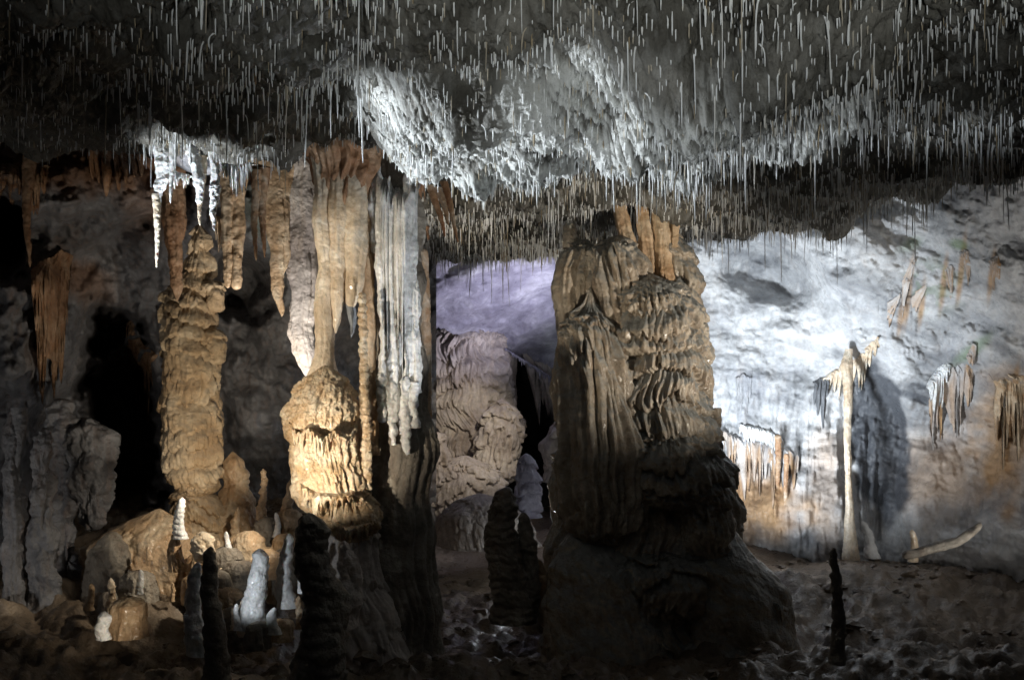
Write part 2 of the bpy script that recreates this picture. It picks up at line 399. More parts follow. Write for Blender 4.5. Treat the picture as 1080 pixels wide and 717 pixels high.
hook = np.where(rng.uniform(size=len(idx)) < .15, rng.choice([-1., 1.], len(idx)), 0)
items = np.stack([Xr, Yr, zr, Ls, Rs, hook], 1)
pyr = HY - F * (zr - EYE) / Yr
inframe = (pxr > 4) & (pxr < 1076) & (pyr > -5) & (Yr > 4.2)
size = np.where(inframe, Ls * Rs ** .5 / Yr ** 1.5, 0)
order = np.argsort(-size)
big = order[:285]; rest = order[285:]
zones = [
    (lambda x, y: x < 150, 'thin white soda straw on the dark left part of the ceiling', 'soda straws on the dark left ceiling'),
    (lambda x, y: x < 330, 'thin soda straw on the ceiling above the white stalactite cluster', 'soda straws above the white stalactite cluster'),
    (lambda x, y: x < 640 and y > 8.2, 'short soda straw far back on the ceiling between the two big columns', 'soda straws far back between the columns'),
    (lambda x, y: x < 640, 'white soda straw on the near ceiling between the two big columns', 'soda straws on the near ceiling between the columns'),
    (lambda x, y: x < 860, 'long white soda straw on the ceiling above and just right of the big column', 'soda straws above the big column'),
    (lambda x, y: True, 'long white soda straw on the ceiling in front of the far right pale wall', 'soda straws before the right wall')]
V, Q = straw_batch(items[big])
f1 = grid_faces(6, 6, True)
for i, gi in enumerate(big):
    v = V[i].reshape(-1, 3); base = np.array([Xr[gi], Yr[gi], zr[gi]])
    o = bpy.data.objects.new('soda_straw', mesh_from('soda_straw', v - base, f1, M['straw'])); COL.objects.link(o); o.location = Vector(base)
    for fn, lab, grp in zones:
        if fn(pxr[gi], Yr[gi]): tag(o, lab, 'soda straw', grp); break
# small stubs between them go in with the rest of the fringe
ns = 20000
p2 = rng.uniform(-60, 1140, ns); Y2 = np.sqrt(rng.uniform(4.2 ** 2, 12.6 ** 2, ns)); X2 = (p2 - 540) / F * Y2; z2, e2 = ceil_z(X2, Y2)
k2 = (Y2 < e2 + .2) & (rng.uniform(size=ns) < np.where(p2 < 330, .5, 1.0))
stubs = np.stack([X2, Y2, z2, rng.uniform(.015, .07, ns), rng.uniform(.0028, .0055, ns), 0 * X2], 1)[k2]
V, Q = straw_batch(np.concatenate([items[rest], stubs]))
so = bpy.data.objects.new('soda_straws', mesh_from('soda_straws', V.reshape(-1, 3), Q, M['straw'])); COL.objects.link(so)
tag(so, 'countless small white soda straws and stubs covering the ceiling', 'soda straws', kind='stuff')

# ------------------------------------------------------------------ walls as deep sheets of rock
def sheet(pxa, pya, table, step=1.7, sm=14, disp=None, attr=None):
    xs = np.arange(pxa[0], pxa[-1] + step, step); ys = np.arange(pya[0], pya[-1] + step, step)
    T = np.array(table, float)
    A = np.stack([np.interp(xs, pxa, T[i]) for i in range(len(pya))])
    D = np.stack([np.interp(ys, pya, A[:, j]) for j in range(len(xs))], 1)
    D = blur(blur(D, sm, 0), sm, 1)
    PX, PY = np.meshgrid(xs, ys)
    def pts(D): return np.stack([(PX - 540) / F * D, D, EYE - (PY - HY) / F * D], -1)
    P = pts(D)
    if disp is not None: D = D + disp(P, PX, PY); P = pts(D)
    return P, PX, PY

def bl(PX, PY, cx, cy, rx, ry, ang=0., soft=.35, n=None):
    c, s = math.cos(math.radians(ang)), math.sin(math.radians(ang))
    x = (PX - cx) * c + (PY - cy) * s; y = -(PX - cx) * s + (PY - cy) * c
    r = np.hypot(x / rx, y / ry)
    if n is not None: r = r + n
    return 1 - ss(1 - soft, 1 + soft, r)

# right wall and vault
def dr(P, PX, PY):
    x, y, z = P[..., 0], P[..., 1], P[..., 2]
    d = .35 * fbm(x * .5, y * .5, z * .6, 3) + .07 * fbm(x * 2, y * 2, z * 2, 4) + .010 * fbm(x * 9, y * 9, z * 9, 3) - .012 * billow(x * 7, y * 7, z * 7, 2)
    nn = .12 * perlin(PX / 25, PY / 25, 1.)
    d = d + .55 * bl(PX, PY, 815, 285, 42, 30, 20, .5, nn) - .45 * bl(PX, PY, 885, 270, 50, 40, 0, .6, nn)   # scoop and its swell
    d = d + .28 * bl(PX, PY, 926, 470, 34, 88, -8, .6, 1.5 * nn)                     # tall dark niche
    d = d - .35 * bl(PX, PY, 1000, 545, 65, 45, 0, .6, nn) - .5 * bl(PX, PY, 860, 545, 45, 35, 0, .6, nn)
    d = d - .16 * ss(370, 450, PY) * (1 - .6 * ss(900, 960, PX)) * billow(x * 6, y * 3, z * .6 + .3 * perlin(x * 2, y, z * 2), 3, .5) * 1.3                          # flowstone ribs low down
    lipn = 10 * perlin(PX / 18, 0 * PX, 2.) + 6 * np.abs(perlin(PX / 5, 0 * PX, 5.))
    lip = 352 + .28 * np.abs(PX - 900) + lipn
    d = d - .25 * (ss(-60, 0, PY - lip)) * (1 - ss(0, 6, PY - lip)) * (ss(880, 910, PX))
    d = d - .07 * billow(x * 2.2 + .5 * perlin(x * 2, y * 2, z * 2), y * 2.2, z * 3.0, 5, .62) + .03 * fbm((PX * .9 + PY * .35) / 85, (PY - .38 * PX) / 15, 2., 4) + .04 * billow(x * 1.4 + .6 * perlin(x, y, z), y * 1.4, z * 2.4, 4, .6)
    return d
rw_px = [640, 740, 800, 860, 920, 980, 1040, 1100, 1250, 1450]
rw_py = [60, 160, 230, 300, 380, 450, 520, 590, 660]
rw = [[15.0, 12.0, 11.6, 11.0, 10.4, 9.6, 9.0, 8.4, 7.0, 5.5],
      [15.0, 12.4, 12.0, 11.4, 10.7, 9.9, 9.2, 8.6, 7.2, 5.6],
      [15.2, 13.0, 12.6, 12.0, 11.2, 10.5, 9.8, 9.2, 7.6, 6.0],
      [15.6, 13.8, 13.5, 12.9, 12.1, 11.4, 10.6, 9.9, 8.2, 6.4],
      [16.0, 14.4, 14.1, 13.7, 13.1, 12.4, 11.5, 10.7, 8.7, 6.8],
      [16.0, 14.6, 14.3, 14.0, 13.5, 12.9, 12.1, 11.2, 9.1, 7.1],
      [16.0, 14.6, 14.3, 14.0, 13.6, 13.0, 12.3, 11.5, 9.4, 7.3],
      [15.9, 14.5, 14.2, 13.8, 13.4, 12.9, 12.2, 11.4, 9.3, 7.2],
      [15.6, 14.2, 13.8, 13.4, 13.0, 12.5, 11.8, 11.0, 9.0, 7.0]]
P, PX, PY = sheet(rw_px, rw_py, rw, 1.6, 16, dr)
RW = (PX[0], PY[:, 0], P[..., 1].copy())
a = np.zeros(P.shape); x, y, z = P[..., 0], P[..., 1], P[..., 2]
nn = .35 * fbm(PX / 30, PY / 30, 3., 3)
och = .75 * bl(PX, PY, 1060, 455, 30, 70, 0, .6, nn) + .55 * bl(PX, PY, 990, 500, 55, 45, 0, .6, nn) + .95 * bl(PX, PY, 790, 535, 50, 38, 0, .6, nn) + .5 * bl(PX, PY, 870, 520, 20, 60, 0, .6, nn)
for cx, cy, h in ((958, 312, 36), (950, 335, 20), (972, 322, 24), (995, 300, 28), (1014, 285, 34), (1046, 290, 26), (1068, 430, 44), (1056, 450, 40)):
    och = och + .8 * bl(PX, PY, cx + .12 * (cy - PY), cy, 3.2, h, 0, .5, .5 * nn)
a[..., 0] = np.clip(och, 0, .9)
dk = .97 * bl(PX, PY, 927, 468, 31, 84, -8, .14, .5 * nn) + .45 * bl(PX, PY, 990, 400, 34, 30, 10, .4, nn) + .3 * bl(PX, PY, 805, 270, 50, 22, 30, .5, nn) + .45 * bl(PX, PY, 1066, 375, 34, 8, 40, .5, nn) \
   + .30 * (1 - ss(0, .05, np.abs(fbm(x * .8 + 9, y * .8, z * .8, 4)))) * ss(-.1, .5, perlin(x, y, z + 4)) + .42 * ss(.05, .6, fbm(x * .9, y * .9 + 3, z * 1.4, 4)) + .4 * (1 - ss(175, 265, PY + .15 * (PX - 800)))  # last term paints the dimming of the upper wall towards the ceiling
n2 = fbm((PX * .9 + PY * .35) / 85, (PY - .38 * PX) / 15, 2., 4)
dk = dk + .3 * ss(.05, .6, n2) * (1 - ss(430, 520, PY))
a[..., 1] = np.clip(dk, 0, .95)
a[..., 2] = np.clip(.9 * bl(PX, PY, 1012, 258, 9, 5, 10, .6, nn) + .5 * bl(PX, PY, 960, 258, 14, 6, -30, .7, nn) + .7 * bl(PX, PY, 1025, 370, 22, 6, -40, .7, nn) + .4 * bl(PX, PY, 985, 300, 30, 26, 0, .8, nn) * (nn > 0), 0, .8)
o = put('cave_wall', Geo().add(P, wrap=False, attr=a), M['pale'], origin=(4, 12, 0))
tag(o, 'pale blue white rock wall curving up into a vault behind the big column', 'cave wall', kind='structure')

def onwall(px, py, off=.05, tab=None):
    xs, ys, D = tab or RW
    i = int(np.clip(np.searchsorted(ys, py), 3, len(ys) - 4)); j = int(np.clip(np.searchsorted(xs, px), 3, len(xs) - 4))
    return float(D[i - 3:i + 4, j - 3:j + 4].min()) - off

# dome far behind, its lip hung with drips
def dd(P, PX, PY):
    x, y, z = P[..., 0], P[..., 1], P[..., 2]
    v = (PX - 440) * .55 + (PY - 300)
    return .28 * fbm(x * .5, y * .4, z * .5, 3) + .10 * fbm(x * 2, y * 2, z * 2, 4) - .3 * np.exp(-((v - 20) / 12) ** 2) + .25 * np.abs(perlin(v / 22, (PX + PY) / 160, 0.)) 
P, PX, PY = sheet([330, 440, 520, 600, 700], [150, 260, 300, 340, 380, 420, 460],
    [[12.5, 12.6, 12.8, 13.4, 14], [13.4, 13.6, 14, 14.6, 15], [14.6, 14.8, 15.4, 16, 16.4], [16, 16.2, 16.8, 17.4, 17.6], [17, 17.2, 18, 18.6, 18.8], [17.6, 17.8, 18.8, 19.4, 19.4], [17.8, 18, 19, 19.8, 19.8]], 1.5, 14, dd)
# cut it off along the slanting lip
lip = 338 + np.clip((PX[0] - 440) * .36, -30, 80) + ss(540, 600, PX[0]) * 24 + 5 * np.abs(perlin(PX[0] / 6, 0 * PX[0], 1.)) + 4 * perlin(PX[0] / 20, 0 * PX[0], 1.)
t = np.clip((PY - 150) / (lip[None] - 150), None, 1.0)
k = np.argmin(np.abs(PY[:, 0][:, None] - lip[None]), 0)
for j in range(P.shape[1]):
    e = P[k[j], j].copy(); nrow = P.shape[0] - k[j]
    tt = np.linspace(0, 1, nrow)
    P[k[j]:, j, 0] = e[0]; P[k[j]:, j, 1] = e[1] + 2.5 * tt; P[k[j]:, j, 2] = e[2] + .5 * np.sin(tt * 2.2) + .6 * tt     # turns back under the lip
a = np.zeros(P.shape)
v = (PX - 440) * .55 + (PY - 300) + 14 * fbm(PX / 40, PY / 40, 0., 3)
a[..., 0] = .0; a[..., 1] = .0
o = put('cave_wall', Geo().add(P, wrap=False, attr=a), M['lilac'], origin=(0, 16, 0))
tag(o, 'lilac rock dome far behind, between the two big columns', 'cave wall', kind='structure')

# dark recess behind everything in the middle
def db(P, PX, PY):
    x, y, z = P[..., 0], P[..., 1], P[..., 2]
    return .8 * fbm(x * .4, y * .4, z * .4, 4)
P, PX, PY = sheet([250, 450, 600, 760, 900], [180, 300, 450, 560, 700], [[21] * 5, [22] * 5, [22] * 5, [21] * 5, [19] * 5], 4, 6, db)
o = put('cave_wall', Geo().add(P, wrap=False), M['hole'], origin=(0, 21, 0))
tag(o, 'black recess wall at the very back of the cave', 'cave wall', kind='structure')

# left wall with its cavities
def dl(P, PX, PY):
    x, y, z = P[..., 0], P[..., 1], P[..., 2]
    nn = .3 * fbm(PX / 30, PY / 30, 7., 3)
    d = .45 * fbm(x * .6, y * .6, z * .6, 4) + .16 * fbm(x * 2.2, y * 2.2, z * 2.2, 4) - .12 * billow(x * 3.2, y * 3, z * .9, 3, .55) + .02 * fbm(x * 10, y * 10, z * 10, 3)
    d = d + 4. * bl(PX, PY, 130, 440, 34, 100, -8, .35, nn) + 2. * bl(PX, PY, 5, 245, 20, 40, 0, .35, nn) + 1. * bl(PX, PY, 60, 500, 26, 60, 0, .5, nn)
    d = d + 1.2 * bl(PX, PY, 250, 300, 36, 30, 0, .5, nn)
    d = d - .8 * bl(PX, PY, 90, 205, 100, 38, 8, .6, nn) - .7 * bl(PX, PY, 22, 350, 45, 65, 10, .6, nn) - .8 * bl(PX, PY, 300, 200, 55, 60, 20, .6, nn)
    return d
P, PX, PY = sheet([-420, -150, 0, 100, 200, 300, 360, 460], [40, 120, 180, 260, 340, 430, 520, 600],
    [[5.5, 7.2, 8.6, 9, 9, 9.0, 9.4, 11], [5.6, 7.4, 8.9, 9.2, 9.2, 9.2, 9.6, 11.4], [5.8, 7.8, 9.2, 9.8, 10, 9.6, 10, 12], [6.2, 8.2, 9.6, 10.6, 10.9, 10.4, 10.8, 13],
     [6.4, 8.6, 10.0, 11, 11.6, 11.4, 11.9, 14], [6.4, 8.6, 10.2, 11.4, 12, 12.0, 12.8, 15], [6.4, 8.6, 10.2, 11.4, 12.0, 12.4, 13, 15.5], [6.2, 8.3, 9.8, 11, 11.8, 12.2, 13, 15.5]], 1.8, 14, dl)
LWB = (PX[0], PY[:, 0], blur(blur(P[..., 1], 5, 0), 5, 1))
a = np.zeros(P.shape); nn = .4 * fbm(PX / 22, PY / 40, 3., 3)
a[..., 0] = np.clip(.8 * bl(PX, PY, 70, 175, 110, 26, 0, .6, nn) + .7 * bl(PX, PY, 75, 290, 45, 20, 25, .6, nn) + .5 * bl(PX, PY, 165, 205, 35, 40, 0, .6, nn), 0, .9)
a[..., 2] = np.clip(.35 * bl(PX, PY, 310, 210, 45, 50, 20, .7, nn), 0, .4)
o = put('cave_wall', Geo().add(P, wrap=False, attr=a), M['wall'], origin=(-5, 10, 0))
tag(o, 'dark grey rock wall with black cavities filling the left side', 'cave wall', kind='structure')

# ------------------------------------------------------------------ floor
def floor_z(X, Y):
    px = 540 + F * X / np.maximum(Y, .5)
    z = .16 * fbm(X * .5, Y * .5, 5., 4) - .05
    left = 1 - ss(-3.0, -1.4, X)
    z = z + left * (.75 * ss(6.0, 8.6, Y) + .55 * ss(9.2, 12.5, Y))
    z = z + .35 * ss(12, 17, Y) * (1 - left) + .40 * ss(9.5, 12, Y) * ss(1.8, 3.2, X)
    z = z + .5 * np.exp(-((X - 3.8) / 2.4) ** 2 - ((Y - 7.2) / 1.1) ** 2)
    z = z + .55 * np.exp(-((X + .9) / 1.4) ** 2 - ((Y - 7.3) / .8) ** 2)
    z = z + .7 * np.exp(-((X + 2.2) / 1.1) ** 2 - ((Y - 6.0) / .7) ** 2)
    z = z + .45 * np.exp(-((X + 4.6) / 1.3) ** 2 - ((Y - 6.8) / 1.0) ** 2)
    rub = billow(X * 1.7, Y * 1.7, 2., 3, .55) * (.17 * (1 - ss(11, 13, Y)) + .05)
    z = z + rub + .02 * fbm(X * 9, Y * 9, 0., 3)
    return z
n, m = 420, 700
pxs = np.linspace(-500, 1600, m); Ys = np.geomspace(2.2, 24, n)
YY = Ys[:, None] * np.ones((1, m)); XX = (pxs[None] - 540) / F * YY
P = np.stack([XX, YY, floor_z(XX, YY)], -1)
a = np.zeros(P.shape); a[..., 0] = .8 * ss(.1, .6, fbm(XX * .8 + 2, YY * .8, 8., 4)) * (XX < -1) + .5 * ss(12, 15, YY) * (XX < 1.2)
o = put('ground', Geo().add(P, wrap=False, attr=a), M['floor'], origin=(0, 0, 0))
tag(o, 'uneven muddy cave floor with dark rubble', 'ground', kind='structure')

# loose rubble
nr = 2600
pr = rng.uniform(-100, 1200, nr); Yq = np.sqrt(rng.uniform(4.5 ** 2, 13.5 ** 2, nr)); Xq = (pr - 540) / F * Yq
clus = rng.uniform(size=nr) < ss(-.1, .5, fbm(Xq * 1.2, Yq * 1.2, 1., 3)) * .9 + .12
Xq, Yq = Xq[clus], Yq[clus]; zq = floor_z(Xq, Yq); nq = len(Xq)
sz = np.clip(rng.lognormal(-3.3, .55, nq), .012, .16)
ra = np.linspace(0, 2 * math.pi, 8, endpoint=False)
pf = np.array([[.02, -.6], [.75, -.4], [1, .05], [.6, .6], [.02, .8]])
R_ = sz[:, None, None] * pf[None, :, 0:1] * (1 + .30 * rng.normal(size=(nq, 5, 8)).clip(-1.3, 1.3))
Vr = np.stack([Xq[:, None, None] + R_ * np.cos(ra) * 1.2, Yq[:, None, None] + R_ * np.sin(ra), zq[:, None, None] + sz[:, None, None] * (pf[None, :, 1:2] * .8 + .12 * rng.normal(size=(nq, 5, 8)) * (pf[None, :, 0:1] > .1))], -1)
Qr = (grid_faces(5, 8, True)[None] + (np.arange(nq) * 40)[:, None, None]).reshape(-1, 4)
ro = bpy.data.objects.new('rubble', mesh_from('rubble', Vr.reshape(-1, 3), Qr, M['floor'], smooth=False)); COL.objects.link(ro)
tag(ro, 'loose broken stones strewn over the dark cave floor', 'rubble', kind='stuff')

def ground_row(px, D):
    X = (px - 540) / F * D
    z = float(floor_z(np.array([X]), np.array([D]))[0]); return HY + (EYE - z) / D * F

# ------------------------------------------------------------------ the big column right of the middle
D = 9.0
t = thing('flowstone_column', W(680, 700, 9.3), 'huge tan flowstone column with grey tops, reaching from the dark floor to the ceiling', 'cave column')
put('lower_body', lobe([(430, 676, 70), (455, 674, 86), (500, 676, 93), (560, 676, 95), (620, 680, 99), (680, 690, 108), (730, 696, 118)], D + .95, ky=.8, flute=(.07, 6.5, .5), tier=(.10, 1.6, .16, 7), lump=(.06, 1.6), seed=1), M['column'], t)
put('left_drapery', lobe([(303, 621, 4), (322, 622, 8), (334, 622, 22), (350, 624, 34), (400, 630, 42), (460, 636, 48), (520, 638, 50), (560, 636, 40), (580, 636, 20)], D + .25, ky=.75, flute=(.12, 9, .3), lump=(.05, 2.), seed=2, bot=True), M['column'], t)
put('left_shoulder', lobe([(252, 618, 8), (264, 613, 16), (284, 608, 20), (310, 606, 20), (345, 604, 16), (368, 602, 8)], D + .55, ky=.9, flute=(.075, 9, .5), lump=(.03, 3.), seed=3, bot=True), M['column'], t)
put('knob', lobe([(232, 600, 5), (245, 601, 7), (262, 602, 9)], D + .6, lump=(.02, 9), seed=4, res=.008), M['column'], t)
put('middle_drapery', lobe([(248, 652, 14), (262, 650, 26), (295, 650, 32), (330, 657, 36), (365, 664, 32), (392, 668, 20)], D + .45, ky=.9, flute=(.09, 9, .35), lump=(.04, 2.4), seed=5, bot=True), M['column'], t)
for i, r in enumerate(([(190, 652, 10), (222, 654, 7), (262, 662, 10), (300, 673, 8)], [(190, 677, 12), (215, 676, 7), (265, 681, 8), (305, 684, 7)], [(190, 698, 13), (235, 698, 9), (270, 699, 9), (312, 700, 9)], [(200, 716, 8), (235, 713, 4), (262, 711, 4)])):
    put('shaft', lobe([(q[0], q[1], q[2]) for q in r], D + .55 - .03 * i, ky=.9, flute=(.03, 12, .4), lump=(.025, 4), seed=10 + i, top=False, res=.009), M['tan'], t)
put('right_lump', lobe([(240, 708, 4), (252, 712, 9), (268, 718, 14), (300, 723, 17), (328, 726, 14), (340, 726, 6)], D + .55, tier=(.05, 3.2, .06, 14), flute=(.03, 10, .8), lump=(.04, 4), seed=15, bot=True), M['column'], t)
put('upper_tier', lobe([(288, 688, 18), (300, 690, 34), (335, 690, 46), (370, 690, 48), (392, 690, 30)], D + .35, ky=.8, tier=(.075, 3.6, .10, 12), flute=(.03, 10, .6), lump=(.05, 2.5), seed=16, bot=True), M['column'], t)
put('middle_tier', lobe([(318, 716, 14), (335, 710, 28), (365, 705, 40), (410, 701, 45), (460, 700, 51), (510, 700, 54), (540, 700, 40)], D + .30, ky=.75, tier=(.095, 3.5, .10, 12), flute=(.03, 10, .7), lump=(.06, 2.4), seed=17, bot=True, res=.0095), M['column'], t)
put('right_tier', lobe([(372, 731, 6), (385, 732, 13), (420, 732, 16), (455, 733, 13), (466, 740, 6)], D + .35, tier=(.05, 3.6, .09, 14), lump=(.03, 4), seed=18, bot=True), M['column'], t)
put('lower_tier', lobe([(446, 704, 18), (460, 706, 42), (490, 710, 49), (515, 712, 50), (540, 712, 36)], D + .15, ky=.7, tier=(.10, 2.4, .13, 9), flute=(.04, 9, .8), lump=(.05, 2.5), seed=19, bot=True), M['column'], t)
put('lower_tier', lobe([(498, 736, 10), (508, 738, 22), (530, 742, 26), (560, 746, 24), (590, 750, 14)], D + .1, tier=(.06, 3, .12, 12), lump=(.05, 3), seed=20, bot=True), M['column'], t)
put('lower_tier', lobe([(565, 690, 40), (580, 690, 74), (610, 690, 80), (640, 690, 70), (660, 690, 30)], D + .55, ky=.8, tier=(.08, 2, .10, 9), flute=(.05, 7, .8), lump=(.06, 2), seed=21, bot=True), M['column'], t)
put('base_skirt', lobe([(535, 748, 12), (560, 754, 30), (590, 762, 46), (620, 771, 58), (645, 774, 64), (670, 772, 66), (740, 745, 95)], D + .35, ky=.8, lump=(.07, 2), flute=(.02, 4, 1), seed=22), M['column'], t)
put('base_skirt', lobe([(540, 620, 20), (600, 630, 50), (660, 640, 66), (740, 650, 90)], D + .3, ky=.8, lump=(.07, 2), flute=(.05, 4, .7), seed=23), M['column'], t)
for i, (px, a_, b_, w) in enumerate(((748, 398, 470, 3.2), (755, 430, 476, 4.5), (752, 455, 500, 6))):
    put('side_stalactite', spike(px, a_, b_, w, D + .3, seed=30 + i, beads=(.012, 40)), M['column'], t)
put('edge_drips', curtain([(806, 628, 9.05), (820, 634, 9.0), (832, 640, 9.1)], 44, 9, seed=3, teeth=4, thick=4), M['column'], t)

# ------------------------------------------------------------------ the slender column left of the middle
D = 7.45
t = thing('draped_column', W(400, 717, 7.7), 'slender cream column with a flared fluted head, white shafts and a lumpy amber bulb at its foot', 'cave column')
put('flared_head', lobe([(128, 360, 60), (150, 360, 46), (175, 362, 36), (205, 362, 27), (240, 362, 18)], D + .1, ky=.8, flute=(.07, 8, .25), lump=(.03, 3), seed=40, top=False), M['brown'], t)
put('shaft', lobe([(165, 338, 10), (200, 341, 10), (260, 342, 10), (330, 342, 10), (372, 342, 10), (395, 342, 16), (412, 342, 26)], D, flute=(.016, 10, .35), lump=(.012, 4), seed=41, top=False), M['cream'], t)
put('shaft', lobe([(170, 358, 10), (210, 358, 10), (280, 357, 9), (330, 355, 6), (352, 354, 2)], D - .02, flute=(.02, 10, .35), lump=(.012, 4), seed=42, top=False, bot=True), M['cream'], t)
put('shaft', lobe([(175, 374, 11), (215, 375, 12), (265, 376, 12), (300, 374, 10), (325, 371, 4)], D, flute=(.02, 10, .35), lump=(.012, 4), seed=43, top=False, bot=True), M['cream'], t)
put('shaft', lobe([(180, 388, 8), (230, 389, 8), (290, 387, 8), (400, 388, 8), (480, 388, 12)], D + .15, flute=(.02, 9, .35), lump=(.012, 4), seed=44, top=False), M['tan'], t)
put('blue_grey_tip', spike(370, 300, 356, 7, D + .02, seed=4, flutes=.01), M['slate'], t)
put('beaded_strand', lobe([(308, 382, 3.6), (400, 384, 4), (430, 385, 5), (490, 387, 5), (520, 388, 3)], D - .15, lump=(.016, 13), beads=(.008, 55), seed=45, res=.006, bot=True), M['amber'], t)
for i, (px, a_, b_, w) in enumerate(((400, 196, 318, 5), (404, 260, 436, 5.5), (413, 215, 446, 5), (421, 240, 458, 4), (431, 205, 440, 6), (395, 180, 268, 5), (438, 250, 415, 4))):
    put('white_shaft', lobe([(a_ - 30, px - 2, 1.2), (a_, px - 1, w * .5), (a_ + 40, px, w * (.9 + .2 * (i % 3))), ((a_ + b_) / 2, px + 1, w), (b_ - 30, px + 2, w * 1.1), (b_, px + 2, w * .8)], D + .05 + .04 * (i % 2), flute=(.022, 16, .5), lump=(.024, 5), beads=None, seed=50 + i, top=True, bot=True, res=.008), M['white'], t)
for i, (px, a_, b_, w) in enumerate(((402, 390, 446, 4.5), (414, 384, 470, 5), (428, 396, 480, 5.5), (437, 402, 452, 4))):
    put('knobbly_foot', lobe([(a_, px, w * .6), ((a_ + b_) / 2, px, w), (b_, px + 1, w * .6)], D + .06 - .02 * i, lump=(.03, 9), beads=(.008, 24), seed=56 + i, bot=True, res=.007), M['white'], t)
put('white_drapery', curtain([(396, 172, D + .05), (408, 176, D + .02), (424, 182, D), (440, 180, D + .05)], 255, D, seed=17, teeth=10, thick=4, lmin=.55, fold=.07, root=.3), M['white'], t)
put('back_drapery', curtain([(372, 150, D + .3), (395, 158, D + .32), (420, 166, D + .35), (448, 176, D + .4)], 120, D, seed=5, teeth=11, thick=7, lmin=.45), M['brown'], t)
put('trunk', lobe([(150, 415, 26), (220, 420, 22), (320, 424, 24), (430, 422, 34), (520, 420, 38), (600, 420, 40), (740, 418, 48)], D + .36, flute=(.06, 6, .5), lump=(.05, 2), seed=57, top=False), M['grey'], t)
put('pink_shaft', lobe([(262, 446, 5), (330, 448, 6), (430, 449, 6), (468, 450, 4)], D + .35, lump=(.01, 5), flute=(.01, 12, .4), seed=58, bot=True), M['rust'], t)
put('bulb', lobe([(385, 344, 12), (398, 343, 24), (412, 342, 32), (430, 338, 37), (452, 337, 37), (468, 338, 30), (480, 340, 16)], D - .12, ky=.85, lump=(.03, 7), tier=(.012, 4.4, .09, 20), flute=(.02, 20, 2), seed=60, bot=True, res=.007, rough=.012), M['amber'], t)
put('bulb', lobe([(438, 350, 22), (452, 348, 31), (470, 346, 32), (495, 346, 34), (520, 348, 36), (538, 350, 30), (550, 352, 14)], D - .1, ky=.85, lump=(.035, 5), tier=(.04, 3.6, .16, 14), flute=(.03, 16, 1.2), seed=61, bot=True, res=.007, rough=.010), M['amber'], t)
put('bulb', lobe([(512, 366, 12), (522, 368, 24), (545, 371, 27), (560, 372, 24), (572, 374, 12)], D - .2, ky=.85, lump=(.03, 6), tier=(.05, 3.6, .10, 16), flute=(.035, 13, 1.2), seed=62, bot=True, res=.007, rough=.010), M['amber'], t)
put('fringe', curtain([(303, 440, D - .22), (314, 455, D - .38), (326, 450, D - .43), (340, 462, D - .46), (352, 452, D - .42), (365, 462, D - .38), (376, 450, D - .25)], 26, D, seed=9, teeth=17, thick=4.5, lmin=.2, fold=.03), M['amber'], t)
put('fringe', curtain([(318, 508, D - .3), (330, 520, D - .45), (352, 522, D - .5), (372, 520, D - .45)], 32, D, seed=10, teeth=12, thick=4.5, lmin=.2, fold=.03), M['amber'], t)
put('fringe', curtain([(350, 548, D - .4), (368, 556, D - .48), (390, 550, D - .4), (397, 546, D - .3)], 40, D, seed=11, teeth=9, thick=4, lmin=.2, fold=.03), M['amber'], t)
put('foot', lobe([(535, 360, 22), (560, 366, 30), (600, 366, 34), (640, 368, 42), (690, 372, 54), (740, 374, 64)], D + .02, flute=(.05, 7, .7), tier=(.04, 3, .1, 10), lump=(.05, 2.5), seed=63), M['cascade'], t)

# ------------------------------------------------------------------ the banded column at the left
D = 9.4
t = thing('banded_stalagmite', W(204, 560, D), 'tall ochre stalagmite of stacked lumpy bands rising behind the white stalactite cluster', 'stalagmite')
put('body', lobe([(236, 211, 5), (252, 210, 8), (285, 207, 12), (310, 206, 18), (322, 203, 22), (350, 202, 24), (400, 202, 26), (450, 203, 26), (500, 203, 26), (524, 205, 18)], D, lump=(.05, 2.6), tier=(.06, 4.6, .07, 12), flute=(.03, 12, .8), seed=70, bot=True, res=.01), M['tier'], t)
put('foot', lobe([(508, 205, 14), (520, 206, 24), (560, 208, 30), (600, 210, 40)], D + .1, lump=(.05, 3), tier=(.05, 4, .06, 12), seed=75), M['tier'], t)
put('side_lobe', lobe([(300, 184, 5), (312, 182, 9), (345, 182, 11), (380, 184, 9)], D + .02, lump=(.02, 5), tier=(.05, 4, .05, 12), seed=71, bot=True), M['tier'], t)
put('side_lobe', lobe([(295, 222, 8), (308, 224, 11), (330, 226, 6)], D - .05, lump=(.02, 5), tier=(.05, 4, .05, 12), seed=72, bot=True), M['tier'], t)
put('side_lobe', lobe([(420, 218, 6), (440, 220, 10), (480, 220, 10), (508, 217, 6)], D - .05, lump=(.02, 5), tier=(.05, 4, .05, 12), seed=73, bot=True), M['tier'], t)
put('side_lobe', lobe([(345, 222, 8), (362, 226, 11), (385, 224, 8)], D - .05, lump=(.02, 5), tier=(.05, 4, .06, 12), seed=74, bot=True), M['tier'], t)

# ------------------------------------------------------------------ stalactites that hang on their own
def stalactite(px, a_, b_, w, D, mat, label, seed, group=None, name='stalactite', **k):
    return tag(put(name, spike(px, a_, b_, w, D, seed=seed, **k), M[mat]), label, name.replace('_', ' '), group)
def drape(pts, ln, mat, label, seed, group=None, name='drapery', **k):
    return tag(put(name, curtain(pts, ln, 0, seed=seed, **k), M[mat]), label, 'drapery', group)

